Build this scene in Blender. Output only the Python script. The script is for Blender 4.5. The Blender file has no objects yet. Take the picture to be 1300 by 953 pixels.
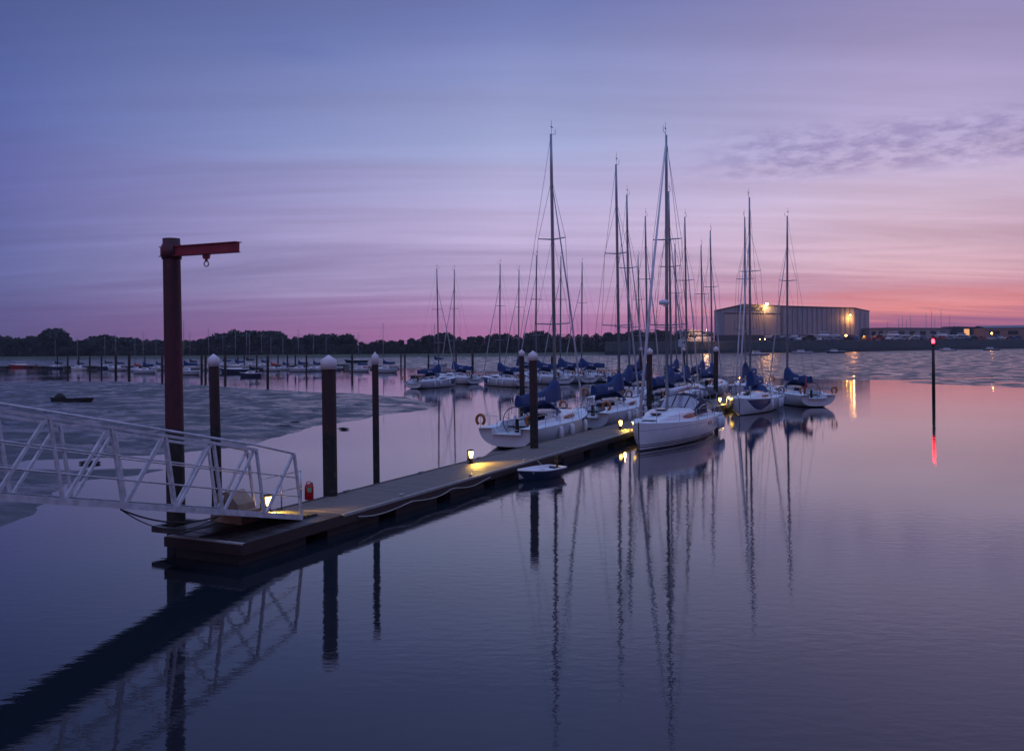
import bpy, math, random
import numpy as np
from mathutils import Vector, Matrix, noise as mnoise
random.seed(7)
HAZE = 0.00016
R = math.radians
sc = bpy.context.scene
col = sc.collection
W0, H0, F0 = 1300, 953, 1150.0
CX, CY, HOR, SLOPE, CAMH = 650.0, 432.0, 438.0, 0.0075, 5.0

# ------------------------------------------------------------------ camera
cd = bpy.data.cameras.new('camera'); cam = bpy.data.objects.new('camera', cd); col.objects.link(cam)
cd.sensor_width = 36; cd.sensor_fit = 'HORIZONTAL'; cd.lens = 36 * F0 / W0
cd.shift_y = -(H0 / 2 - CY) / W0
cd.clip_start = 0.1; cd.clip_end = 9000
pitch = math.atan((HOR - CY) / F0)
CR = Matrix.Rotation(math.pi / 2 + pitch, 4, 'X') @ Matrix.Rotation(-SLOPE, 4, 'Z')
cam.matrix_world = Matrix.Translation((0, 0, CAMH)) @ CR
sc.camera = cam
def ray(px, py):
    d = CR.to_3x3() @ Vector(((px - CX) / F0, -(py - CY) / F0, -1)); return d / d.y
def P(px, py, z=0.0):              # point at height z seen at a photo pixel
    d = ray(px, py); t = (z - CAMH) / d.z
    return Vector((d.x * t, t, z))
def Q(px, py, Y):                  # point at distance Y
    d = ray(px, py); return Vector((d.x * Y, Y, CAMH + d.z * Y))
def ztop(px, py, Y): return Q(px, py, Y).z
def yh(px): return HOR - SLOPE * (px - CX)

# ------------------------------------------------------------------ materials
def lin(c): return tuple(((x / 255) / 12.92 if x / 255 <= .04045 else ((x / 255 + .055) / 1.055) ** 2.4) for x in c)
class NT:
    def __init__(s, tree): s.t = tree; s.n = tree.nodes; s.l = tree.links
    def add(s, kind, **kw):
        n = s.n.new(kind)
        for k, v in kw.items():
            if k.startswith('i_'):
                key = k[2:]; n.inputs[int(key) if key.isdigit() else key.replace('_', ' ')].default_value = v
            else: setattr(n, k, v)
        return n
    def put(s, a, b): s.l.new(a, b)
    def math(s, op, a, b=None, c=None, clamp=False):
        n = s.n.new('ShaderNodeMath'); n.operation = op; n.use_clamp = clamp
        for i, x in enumerate((a, b, c)):
            if x is None: continue
            if isinstance(x, (int, float)): n.inputs[i].default_value = x
            else: s.l.new(x, n.inputs[i])
        return n.outputs[0]
    def mix(s, f, a, b, mode='MIX'):
        n = s.n.new('ShaderNodeMix'); n.data_type = 'RGBA'; n.blend_type = mode; n.clamp_factor = True
        for sock, x in ((n.inputs[0], f), (n.inputs[6], a), (n.inputs[7], b)):
            if isinstance(x, (int, float)): sock.default_value = x
            elif isinstance(x, tuple): sock.default_value = (x[0], x[1], x[2], 1)
            else: s.l.new(x, sock)
        return n.outputs[2]
    def ramp(s, f, stops, interp='LINEAR'):
        n = s.n.new('ShaderNodeValToRGB'); r = n.color_ramp; r.interpolation = interp
        while len(r.elements) < len(stops): r.elements.new(0.5)
        for e, (p, c) in zip(r.elements, stops):
            e.position = p; e.color = (c[0], c[1], c[2], 1) if isinstance(c, tuple) else (c, c, c, 1)
        s.l.new(f, n.inputs[0]); return n.outputs[0]
    def mapr(s, v, a, b, c=0.0, d=1.0, smooth=False):
        n = s.n.new('ShaderNodeMapRange'); n.interpolation_type = 'SMOOTHSTEP' if smooth else 'LINEAR'
        s.l.new(v, n.inputs[0])
        for i, x in enumerate((a, b, c, d)): n.inputs[i + 1].default_value = x
        return n.outputs[0]
M = {}
def mat(name, c, rough=.5, metal=0.0, var=.15, scale=3.0, bump=0.0, bscale=30.0, c2=None, spec=.5, stretch=(1, 1, 1)):
    m = bpy.data.materials.new(name); m.use_nodes = True; t = NT(m.node_tree)
    b = t.n['Principled BSDF']
    tc = t.add('ShaderNodeTexCoord'); mp = t.add('ShaderNodeMapping'); t.put(tc.outputs['Object'], mp.inputs[0])
    mp.inputs['Scale'].default_value = stretch
    nz = t.add('ShaderNodeTexNoise', i_Scale=scale, i_Detail=6.0, i_Roughness=.6); t.put(mp.outputs[0], nz.inputs['Vector'])
    f = t.mapr(nz.outputs[0], .3, .7)
    lo = c2 if c2 else tuple(x * (1 - var) for x in c); hi = c if c2 else tuple(min(1, x * (1 + var)) for x in c)
    t.put(t.mix(f, lo, hi), b.inputs['Base Color'])
    b.inputs['Metallic'].default_value = metal
    b.inputs['Specular IOR Level'].default_value = spec
    t.put(t.mapr(nz.outputs[0], .3, .7, rough * .85, min(1, rough * 1.15)), b.inputs['Roughness'])
    if bump:
        n2 = t.add('ShaderNodeTexNoise', i_Scale=bscale, i_Detail=4.0); t.put(mp.outputs[0], n2.inputs['Vector'])
        bp = t.add('ShaderNodeBump', i_Strength=1.0, i_Distance=bump); t.put(n2.outputs[0], bp.inputs['Height'])
        t.put(bp.outputs[0], b.inputs['Normal'])
    M[name] = m; return m
def tide(name, z0, weed):
    t = NT(M[name].node_tree); b = t.n['Principled BSDF']; l = b.inputs['Base Color'].links[0]; src = l.from_socket
    tc = t.add('ShaderNodeTexCoord'); s_ = t.add('ShaderNodeSeparateXYZ'); t.put(tc.outputs['Object'], s_.inputs[0])
    n = t.add('ShaderNodeTexNoise', i_Scale=5.0, i_Detail=5.0); t.put(tc.outputs['Object'], n.inputs['Vector'])
    zz = t.math('ADD', s_.outputs[2], t.math('MULTIPLY', t.math('SUBTRACT', n.outputs[0], .5), 1.1))
    f = t.mapr(zz, z0 + .12, z0 - .12, smooth=True)
    c = t.mix(f, src, weed)
    g = t.math('MULTIPLY', t.mapr(n.outputs[0], .56, .66), .5); c = t.mix(t.math('MULTIPLY', g, f), c, (.07, .065, .055))
    rust = t.math('MULTIPLY', t.mapr(n.outputs[0], .60, .70), t.math('SUBTRACT', 1.0, f)); c = t.mix(t.math('MULTIPLY', rust, .6), c, (.09, .035, .02))
    t.put(c, b.inputs['Base Color'])
def emit(name, c, strength):
    m = bpy.data.materials.new(name); m.use_nodes = True; t = NT(m.node_tree)
    b = t.n['Principled BSDF']; b.inputs['Base Color'].default_value = (*[min(.8, x) for x in c], 1)
    b.inputs['Emission Color'].default_value = (*c, 1); b.inputs['Emission Strength'].default_value = strength
    M[name] = m; return m
mat('gelcoat', (.72, .73, .76), .25, var=.06)
mat('deck_paint', (.66, .68, .72), .55, var=.1, scale=2)
mat('antifoul', (.02, .025, .04), .6)
mat('alloy', (.30, .30, .33), .35, metal=.7, var=.1)
mat('steel', (.5, .5, .52), .25, metal=.9)
mat('wire', (.12, .12, .14), .4, metal=.5)
mat('blue_cover', (.004, .030, .125), .8, bump=.01, bscale=8, var=.3)
mat('navy_cover', (.01, .013, .035), .8, bump=.008, bscale=8, var=.3)
mat('white_sail', (.62, .6, .66), .7)
mat('window', (.015, .017, .025), .22, spec=.22)
mat('orange_buoy', (.36, .12, .035), .6, var=.2)
mat('red_paint', (.45, .03, .03), .5, var=.2)
mat('rope', (.35, .33, .3), .8)
mat('fender', (.6, .6, .66), .5)
mat('teak', (.30, .21, .14), .6, scale=8, stretch=(1, 6, 1))
mat('plastic_black', (.014, .014, .016), .75, spec=.2)
mat('crane_red', (.11, .012, .026), .6, var=.35, scale=2.5, c2=(.018, .008, .010), bump=.004, bscale=20, stretch=(2, 2, .5))
mat('crane_arm_red', (.26, .02, .035), .5, var=.3)
mat('pile_steel', (.060, .024, .024), .7, scale=2.2, c2=(.016, .010, .012), bump=.01, bscale=14, stretch=(2.5, 2.5, .4))
tide('pile_steel', 2.3, (.010, .012, .010)); tide('crane_red', 2.9, (.014, .013, .010))
mat('pile_cap', (.72, .62, .66), .5, var=.05)
mat('white_truss', (.66, .63, .68), .4, c2=(.40, .37, .38), scale=5, stretch=(1, 1, 1), bump=.001, bscale=60)
mat('grp_deck', (.10, .10, .115), .7)
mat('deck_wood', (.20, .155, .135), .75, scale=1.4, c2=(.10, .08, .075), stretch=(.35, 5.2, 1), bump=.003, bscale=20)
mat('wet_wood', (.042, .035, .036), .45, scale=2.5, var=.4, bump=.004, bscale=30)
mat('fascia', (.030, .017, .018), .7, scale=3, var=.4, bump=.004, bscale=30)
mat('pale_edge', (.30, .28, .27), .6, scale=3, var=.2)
mat('float_dark', (.022, .021, .024), .7, bump=.01, bscale=12)
mat('block_wood', (.30, .20, .14), .8, scale=3, var=.3, bump=.01, bscale=20)
mat('can_red', (.38, .004, .016), .35, var=.1)
mat('label_green', (.10, .35, .20), .5)
mat('black_rubber', (.012, .012, .014), .6)
mat('dinghy_white', (.78, .77, .80), .35, var=.06)
mat('dinghy_blue', (.006, .016, .048), .4, var=.15)
mat('hulk', (.014, .012, .012), .8, bump=.03, bscale=6)
mat('cladding', (.24, .26, .33), .55, var=.08, scale=.12)
mat('cladding_rib', (.09, .10, .16), .55, var=.08, scale=.12)
mat('door_clad', (.34, .29, .31), .6, var=.08, scale=.15)
mat('dark_metal', (.03, .035, .055), .6)
mat('shed_wall', (.26, .24, .26), .7, var=.15, scale=.2)
mat('brick', (.30, .16, .13), .8, var=.2, scale=.4)
mat('roof_grey', (.12, .13, .16), .6, var=.1, scale=.2)
mat('tyre', (.02, .02, .02), .8)
mat('bark', (.05, .04, .035), .9, var=.3)
mat('sign_white', (.6, .65, .7), .5)
mat('letter_dark', (.015, .02, .05), .6)
mat('shore_grass', (.05, .06, .03), .9, var=.4, scale=.06)
mat('boulders', (.012, .013, .018), .9, c2=(.005, .006, .009), scale=.5, bump=.4, bscale=.5)
mat('leaf_a', (.022, .034, .022), .8, c2=(.011, .018, .013), scale=.35)
mat('leaf_b', (.027, .038, .022), .8, c2=(.013, .020, .013), scale=.35)
for i, c in enumerate([(.5, .5, .53), (.05, .06, .09), (.03, .03, .03), (.25, .26, .3), (.3, .03, .03), (.03, .07, .2)]):
    mat('car_paint_%d' % i, c, .3, var=.03)
for nm, c in (('hull_navy', (.015, .022, .06)), ('hull_red', (.32, .02, .025)), ('hull_black', (.012, .012, .018)), ('hull_cream', (.6, .56, .55))):
    mat(nm, c, .35, var=.08)
emit('lamp_glow', (1.0, .60, .14), 16)
emit('flood_glow', (1.0, .40, .07), 420)
emit('flood_small', (1.0, .44, .05), 60)
emit('beacon_red', (1.0, .012, .02), 30)
emit('window_warm', (1.0, .45, .18), .9)
emit('cabin_warm', (1.0, .6, .2), 1.2)
emit('car_lamp', (1.0, .55, .25), 25)

# fleet hull: antifouling below, blue swoosh on both bows (paint that stays put on the hull)
def hull_mat(name, base, stripes=False, swoosh=True):
    m = bpy.data.materials.new(name); m.use_nodes = True; t = NT(m.node_tree); b = t.n['Principled BSDF']
    tc = t.add('ShaderNodeTexCoord'); s = t.add('ShaderNodeSeparateXYZ'); t.put(tc.outputs['Object'], s.inputs[0])
    y, z = s.outputs[1], s.outputs[2]
    nz = t.add('ShaderNodeTexNoise', i_Scale=1.2, i_Detail=5.0); t.put(tc.outputs['Object'], nz.inputs['Vector'])
    c = t.mix(t.mapr(nz.outputs[0], .3, .7), tuple(x * .86 for x in base), base)
    if swoosh:
        q = t.math('SUBTRACT', y, 1.7); q = t.math('MULTIPLY', q, q)
        thr = t.math('ADD', t.math('MULTIPLY', q, .22), .30)
        f = t.math('MULTIPLY', t.math('GREATER_THAN', z, thr), t.math('LESS_THAN', z, 1.12))
        c = t.mix(f, c, (.008, .028, .12))
    if stripes:
        for a, bb in ((.17, .22), (.28, .32)):
            f = t.math('MULTIPLY', t.math('GREATER_THAN', z, a), t.math('LESS_THAN', z, bb))
            c = t.mix(f, c, (.03, .03, .045))
        f = t.math('MULTIPLY', t.math('GREATER_THAN', z, 1.02), t.math('LESS_THAN', z, 1.04)); c = t.mix(f, c, (.2, .2, .25))
    f = t.math('LESS_THAN', z, .07); c = t.mix(f, c, (.015, .018, .03))
    t.put(c, b.inputs['Base Color']); b.inputs['Roughness'].default_value = .22
    M[name] = m
hull_mat('fleet_hull', (.62, .62, .66)); hull_mat('cruiser_hull', (.76, .73, .76), True, False); hull_mat('plain_hull', (.42, .42, .46), False, False)

# ------------------------------------------------------------------ mesh builder
class MB:
    def __init__(s): s.v = []; s.f = []; s.s = []
    def add(s, vs, fs, sm=False):
        o = len(s.v); s.v += [tuple(v) for v in vs]; s.f += [tuple(i + o for i in f) for f in fs]; s.s += [sm] * len(fs); return s
    def box(s, c, d, mtx=None, taper=1.0):
        x, y, z = d[0] / 2, d[1] / 2, d[2] / 2
        vs = [Vector((i * x * (taper if k > 0 else 1), j * y * (taper if k > 0 else 1), k * z)) for k in (-1, 1) for j in (-1, 1) for i in (-1, 1)]
        if mtx is not None: vs = [mtx @ v for v in vs]
        c = Vector(c); return s.add([v + c for v in vs], [(0, 2, 3, 1), (4, 5, 7, 6), (0, 1, 5, 4), (2, 6, 7, 3), (0, 4, 6, 2), (1, 3, 7, 5)])
    def tube(s, pts, r, n=8, caps=True, closed=False, flat=1.0):
        pts = [Vector(p) for p in pts]; rs = r if isinstance(r, (list, tuple)) else [r] * len(pts); N = len(pts); vs = []
        up = None
        for i, p in enumerate(pts):
            a = pts[(i - 1) % N] if (i or closed) else p; b = pts[(i + 1) % N] if (i < N - 1 or closed) else p
            d = (b - a).normalized()
            if up is None: up = Vector((0, 0, 1)) if abs(d.z) < .9 else Vector((0, 1, 0))
            x = d.cross(up).normalized(); y = x.cross(d).normalized(); up = y
            for k in range(n):
                an = 2 * math.pi * k / n; vs.append(p + (x * math.cos(an) * flat + y * math.sin(an)) * rs[i])
        fs = []
        for i in range(N if closed else N - 1):
            j = (i + 1) % N
            for k in range(n): fs.append((i * n + k, i * n + (k + 1) % n, j * n + (k + 1) % n, j * n + k))
        s.add(vs, fs, True)
        if caps and not closed:
            o = len(s.v) - len(vs)
            s.f.append(tuple(o + k for k in range(n - 1, -1, -1))); s.s.append(False)
            s.f.append(tuple(o + (N - 1) * n + k for k in range(n))); s.s.append(False)
        return s
    def loft(s, rings, closed=True, caps=True, sm=True):
        n = len(rings[0]); vs = [v for r in rings for v in r]; fs = []
        for i in range(len(rings) - 1):
            for k in range(n if closed else n - 1):
                a = i * n + k; b = i * n + (k + 1) % n; fs.append((a, b, b + n, a + n))
        s.add(vs, fs, sm)
        if caps and closed:
            o = len(s.v) - len(vs)
            s.f.append(tuple(o + k for k in range(n - 1, -1, -1))); s.s.append(False)
            s.f.append(tuple(o + (len(rings) - 1) * n + k for k in range(n))); s.s.append(False)
        return s
    def build(s, name, m, parent=None, loc=None):
        me = bpy.data.meshes.new(name); me.from_pydata(s.v, [], s.f); me.update()
        me.polygons.foreach_set('use_smooth', s.s)
        me.materials.append(M[m] if isinstance(m, str) else m)
        o = bpy.data.objects.new(name, me); col.objects.link(o)
        if parent is not None: o.parent = parent
        if loc is not None: o.location = loc
        return o
def tag(o, label=None, cat=None, group=None, kind=None):
    for k, v in (('label', label), ('category', cat), ('group', group), ('kind', kind)):
        if v: o[k] = v
    return o
def empty(name, loc, rz=0.0, **kw):
    o = bpy.data.objects.new(name, None); col.objects.link(o); o.empty_display_size = .2
    o.location = loc; o.rotation_euler = (0, 0, rz); tag(o, **kw); return o
def copy_tree(o, parent=None):
    c = o.copy(); col.objects.link(c); c.parent = parent
    for ch in list(o.children): copy_tree(ch, c)
    return c
def smooth_angle(o, a=40):
    o.data.set_sharp_from_angle(angle=R(a))
def ordn(n):
    w = ['zeroth', 'first', 'second', 'third', 'fourth', 'fifth', 'sixth', 'seventh', 'eighth', 'ninth', 'tenth', 'eleventh', 'twelfth', 'thirteenth', 'fourteenth', 'fifteenth', 'sixteenth', 'seventeenth', 'eighteenth', 'nineteenth', 'twentieth']
    if n <= 20: return w[n]
    t = ['', '', 'twenty', 'thirty', 'forty', 'fifty', 'sixty', 'seventy', 'eighty', 'ninety']
    t2 = ['', '', 'twentieth', 'thirtieth', 'fortieth', 'fiftieth', 'sixtieth', 'seventieth', 'eightieth', 'ninetieth']
    return t2[n // 10] if n % 10 == 0 else t[n // 10] + '-' + w[n % 10]
D = Vector((.4276, .904, 0)).normalized(); NRM = Vector((D.y, -D.x, 0))   # along / across the pontoon
ROT = math.atan2(-D.x, D.y)                                               # local +Y along D
def UV(u, v, z=0.0): p = NRM * u + D * v; p.z = z; return p
def uv(p): return p.dot(NRM), p.dot(D)

# ------------------------------------------------------------------ sky
w = bpy.data.worlds.new('World'); sc.world = w; w.use_nodes = True
t = NT(w.node_tree); bg = t.n['Background']
tc = t.add('ShaderNodeTexCoord'); s = t.add('ShaderNodeSeparateXYZ'); t.put(tc.outputs['Generated'], s.inputs[0])
X, Y, Z = s.outputs
az = t.math('MULTIPLY', t.math('ARCTAN2', X, Y), 57.2958)
el = t.math('MULTIPLY', t.math('ARCSINE', Z), 57.2958)
# cloud sheet coordinates (a plane high above), streaks running away to the right
zz = t.math('ADD', t.math('MAXIMUM', Z, 0.0), .10)
cx = t.math('DIVIDE', X, zz); cy = t.math('DIVIDE', Y, zz)
cmb = t.add('ShaderNodeCombineXYZ'); t.put(cx, cmb.inputs[0]); t.put(cy, cmb.inputs[1])
mp = t.add('ShaderNodeMapping'); t.put(cmb.outputs[0], mp.inputs[0]); mp.inputs['Rotation'].default_value = (0, 0, R(9)); mp.inputs['Scale'].default_value = (.27, 1.05, 1)
n1 = t.add('ShaderNodeTexNoise', i_Scale=1.3, i_Detail=7.0, i_Roughness=.6, i_Distortion=.9); t.put(mp.outputs[0], n1.inputs['Vector'])
streak = t.mapr(n1.outputs[0], .32, .68, smooth=True)
mp3 = t.add('ShaderNodeMapping'); t.put(cmb.outputs[0], mp3.inputs[0]); mp3.inputs['Rotation'].default_value = (0, 0, R(4)); mp3.inputs['Scale'].default_value = (.22, 2.6, 1)
n3 = t.add('ShaderNodeTexNoise', i_Scale=1.5, i_Detail=6.0, i_Roughness=.6); t.put(mp3.outputs[0], n3.inputs['Vector'])
fine = t.mapr(n3.outputs[0], .35, .65)
elj = t.math('ADD', el, t.math('MULTIPLY', t.math('SUBTRACT', n1.outputs[0], .5), t.mapr(el, 0, 10, 1.2, 7.0)))
# bands tilt upwards to the right, like in the photograph
elj = t.math('SUBTRACT', elj, t.math('MULTIPLY', t.mapr(az, -5, 60, -.3, 1.6), t.mapr(el, 1, 4)))
elf = t.math('DIVIDE', elj, 60.0, clamp=True)
def stops(lst): return [(e / 60.0, tuple(c * 1.0 for c in lin(k))) for e, k in lst]
rL = t.ramp(elf, stops([(0, (84, 76, 118)), (1.5, (88, 82, 128)), (5, (96, 102, 154)), (9, (94, 100, 160)), (14, (84, 98, 158)), (20, (70, 84, 136)), (28, (58, 72, 118)), (55, (84, 96, 150))]))
rC = t.ramp(elf, stops([(0, (168, 104, 150)), (.9, (176, 114, 158)), (2.2, (178, 132, 174)), (4, (180, 158, 194)), (8, (186, 172, 208)), (13, (158, 165, 206)), (20, (114, 125, 180)), (32, (68, 82, 130))]))
rR = t.ramp(elf, stops([(0, (142, 92, 132)), (1.0, (165, 98, 128)), (1.9, (232, 142, 136)), (2.7, (208, 150, 162)), (4, (214, 172, 184)), (7, (212, 186, 206)), (11, (184, 170, 206)), (19, (142, 134, 178)), (30, (74, 80, 126))]))
rB = t.ramp(elf, stops([(0, (78, 60, 88)), (6, (94, 76, 112)), (15, (84, 82, 132)), (30, (96, 106, 165)), (60, (132, 148, 205))]))
c = t.mix(t.mapr(az, -30, 0, smooth=False), rL, rC)
c = t.mix(t.mapr(az, 4, 22), c, rR)
c = t.mix(t.mapr(az, 26, 34, 0, .15), c, tuple(lin((90, 70, 120))))
back = t.mapr(t.math('ABSOLUTE', az), 45, 110, smooth=True)
c = t.mix(back, c, rB)
c = t.mix(t.mapr(el, 27, 48, smooth=True), c, tuple(x * 1.15 for x in lin((140, 165, 228))))
# streaks: bright pinkish veils against bluer gaps
k = t.math('MULTIPLY', streak, t.mapr(el, 0, 3, .5, 1.0))
c = t.mix(t.math('MULTIPLY', t.math('SUBTRACT', 1.0, k), .17), c, tuple(lin((98, 96, 152))))
gm = t.math('MULTIPLY', t.mapr(n1.outputs[0], .3, .7, .93, 1.09), t.mapr(n3.outputs[0], .3, .7, .94, 1.07))
gm = t.math('ADD', 1.10, t.math('MULTIPLY', t.math('SUBTRACT', gm, 1.0), t.mapr(el, 0, 4, .55, 1.0)))
vm = t.add('ShaderNodeVectorMath', operation='SCALE'); t.put(c, vm.inputs[0]); t.put(gm, vm.inputs['Scale']); c = vm.outputs[0]
# mottled small-cloud patch to the right
patch = t.math('MULTIPLY', t.mapr(az, 9, 17, smooth=True), t.math('MULTIPLY', t.mapr(el, 9.3, 10.6, smooth=True), t.mapr(el, 13.4, 12.0, smooth=True)))
mp2 = t.add('ShaderNodeMapping'); t.put(cmb.outputs[0], mp2.inputs[0]); mp2.inputs['Scale'].default_value = (5.0, 4.2, 1); mp2.inputs['Rotation'].default_value = (0, 0, R(-25))
n2 = t.add('ShaderNodeTexNoise', i_Scale=2.0, i_Detail=5.0, i_Roughness=.65); t.put(mp2.outputs[0], n2.inputs['Vector'])
patch = t.math('MULTIPLY', patch, t.mapr(n2.outputs[0], .40, .60))
c = t.mix(t.math('MULTIPLY', patch, .42), c, tuple(lin((112, 100, 158))))
sky = t.add('ShaderNodeTexSky'); sky.sky_type = 'NISHITA'; sky.sun_disc = False; sky.sun_elevation = R(-2.5); sky.sun_rotation = R(48)
sk = t.mix(1.0, sky.outputs[0], (.0005, .0006, .0009), 'MULTIPLY')
c = t.mix(1.0, c, sk, 'ADD')
t.put(c, bg.inputs[0]); bg.inputs[1].default_value = 1.0
sl = bpy.data.lights.new('sun', 'SUN'); sun = bpy.data.objects.new('sun', sl); col.objects.link(sun)
sl.energy = .12; sl.angle = R(25); sl.color = (1, .62, .55)      # afterglow low behind the left shoulder
sun.rotation_euler = Vector((.55, .8, -.25)).to_track_quat('-Z', 'Y').to_euler()

# ------------------------------------------------------------------ water
def water_mat():
    m = bpy.data.materials.new('water'); m.use_nodes = True; t = NT(m.node_tree); b = t.n['Principled BSDF']
    b.inputs['Base Color'].default_value = (.010, .016, .023, 1); b.inputs['Roughness'].default_value = .03; b.inputs['IOR'].default_value = 1.78
    tc = t.add('ShaderNodeTexCoord')
    mp = t.add('ShaderNodeMapping'); t.put(tc.outputs['Object'], mp.inputs[0]); mp.inputs['Scale'].default_value = (1, 2.0, 1); mp.inputs['Rotation'].default_value = (0, 0, R(12))
    a = t.add('ShaderNodeTexNoise', i_Scale=2.2, i_Detail=3.0, i_Roughness=.55); t.put(mp.outputs[0], a.inputs['Vector'])
    bb = t.add('ShaderNodeTexNoise', i_Scale=.05, i_Detail=2.0); t.put(tc.outputs['Object'], bb.inputs['Vector'])
    amp = t.mapr(bb.outputs[0], .35, .65, .35, 1.25)
    bp = t.add('ShaderNodeBump', i_Strength=1.0, i_Distance=.0042); t.put(t.math('MULTIPLY', a.outputs[0], amp), bp.inputs['Height'])
    t.put(bp.outputs[0], b.inputs['Normal'])
    M['water'] = m
water_mat()
mb = MB(); mb.add([(-4000, -60, 0), (4000, -60, 0), (4000, 5000, 0), (-4000, 5000, 0)], [(0, 1, 2, 3)])
tag(mb.build('water', 'water'), kind='structure')

# ------------------------------------------------------------------ mud (tidal flats standing just above the water)
near_px = [(-420, 492), (-200, 489), (0, 487), (60, 484.5), (130, 484), (200, 485.5), (250, 488), (340, 494.5), (400, 498), (460, 500), (520, 505), (566, 515),
           (530, 521), (470, 529), (430, 537), (396, 541), (378, 547), (345, 558), (315, 568), (250, 573), (200, 577), (120, 580), (40, 584), (26, 589), (30, 594), (95, 597), (150, 594), (203, 596), (175, 602), (120, 611), (100, 622), (75, 634), (36, 645), (24, 655), (5, 668), (-120, 690), (-420, 740)]
far_px = [(-900, 466), (-200, 466.5), (0, 466), (125, 465), (200, 463.5), (400, 463), (520, 467.5), (620, 471), (780, 474), (900, 477), (960, 481.5), (1105, 484), (1300, 493), (1500, 503), (1900, 520)]
near_poly = [tuple(P(x, y)[:2]) for x, y in near_px]
far_poly = [tuple(P(x, y)[:2]) for x, y in far_px] + [(900, 300), (1500, 1200), (-1500, 1200), (-1200, 300)]
isl = [[tuple(P(x, y)[:2]) for x, y in q] for q in ([(344, 543), (356, 541.5), (368, 543), (356, 545)], [(431, 543.6), (437, 543.2), (440, 544), (435, 544.6)])]
def sdf(px, py, poly):
    d = np.full(px.shape, 1e9); inside = np.zeros(px.shape, bool); n = len(poly)
    for i in range(n):
        ax, ay = poly[i]; bx, by = poly[(i + 1) % n]
        ex, ey = bx - ax, by - ay; wx, wy = px - ax, py - ay
        h = np.clip((wx * ex + wy * ey) / (ex * ex + ey * ey + 1e-9), 0, 1)
        d = np.minimum(d, np.hypot(wx - ex * h, wy - ey * h))
        c = ((ay > py) != (by > py)) & (px < (bx - ax) * (py - ay) / ((by - ay) if by != ay else 1e-9) + ax)
        inside ^= c
    return np.where(inside, d, -d)
rng = np.random.RandomState(3)
def vnoise(x, y, seed):
    xi = np.floor(x).astype(np.int64); yi = np.floor(y).astype(np.int64); fx = x - xi; fy = y - yi
    fx = fx * fx * (3 - 2 * fx); fy = fy * fy * (3 - 2 * fy)
    def h(a, b):
        v = (a * 374761393 + b * 668265263 + seed * 1442695041) & 0xffffffff
        v = ((v ^ (v >> 13)) * 1274126177) & 0xffffffff
        return ((v ^ (v >> 16)) & 0xffff) / 65535.0
    return (h(xi, yi) * (1 - fx) + h(xi + 1, yi) * fx) * (1 - fy) + (h(xi, yi + 1) * (1 - fx) + h(xi + 1, yi + 1) * fx) * fy
def fbm(x, y, seed, o=4):
    r = 0; a = 1; tot = 0
    for i in range(o): r = r + a * vnoise(x, y, seed + i * 17); tot += a; a *= .5; x = x * 2.03; y = y * 2.03
    return r / tot - .5
def grid(az0, az1, na, r0, r1, nr):
    a = np.radians(np.linspace(az0, az1, na)); r = r0 * (r1 / r0) ** np.linspace(0, 1, nr)
    A, RR = np.meshgrid(a, r); return RR * np.sin(A), RR * np.cos(A)
GX, GY = grid(-62, 50, 620, 20, 900, 560)
dn = sdf(GX, GY, near_poly); df = sdf(GX, GY, far_poly)
wn = fbm(GX / 7, GY / 7, 5); wf = fbm(GX / 26, GY / 26, 9)
dn = dn + wn * 2.4; df = df + wf * 16
hn = np.where(dn > 0, .21 * (1 - np.exp(-dn / 2.2)), dn * .06)
hn = hn + (fbm(GX / 2.6, GY / 5.5, 21, 5) * .36 + fbm(GX / .7, GY / 1.3, 71, 3) * .13) * np.clip(dn / 4 + .35, 0, 1)
# drainage furrows
cr = np.abs(fbm(GX / 9, GY / 6, 33, 3)); hn = hn - np.clip(.045 - cr, 0, .045) * 4.2 * np.clip(dn / 4, 0, 1)
hf = np.where(df > 0, .16 * (1 - np.exp(-df / 18.0)), df * .02)
hf = hf + fbm(GX / 16, GY / 9, 41, 5) * .62 * np.clip(df / 12 + .1, 0, 1) + np.clip(df / 260, 0, 1) * .20
GZ = np.maximum(hn, hf)
for q in isl: GZ = np.maximum(GZ, np.clip(sdf(GX, GY, q) * .25 + .05, -.5, .12))
GZ = np.clip(GZ, -.6, 2)
V = np.stack([GX, GY, GZ], -1).reshape(-1, 3); nr, na = GX.shape
idx = np.arange(nr * na).reshape(nr, na)
quads = np.stack([idx[:-1, :-1], idx[:-1, 1:], idx[1:, 1:], idx[1:, :-1]], -1).reshape(-1, 4)
zq = GZ.reshape(-1)[quads].max(1); quads = quads[zq > -.12]
used = np.unique(quads); remap = np.full(nr * na, -1); remap[used] = np.arange(len(used)); quads = remap[quads]
me = bpy.data.meshes.new('mudflat'); me.from_pydata(V[used].tolist(), [], quads.tolist()); me.update()
me.polygons.foreach_set('use_smooth', [True] * len(me.polygons))
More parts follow.
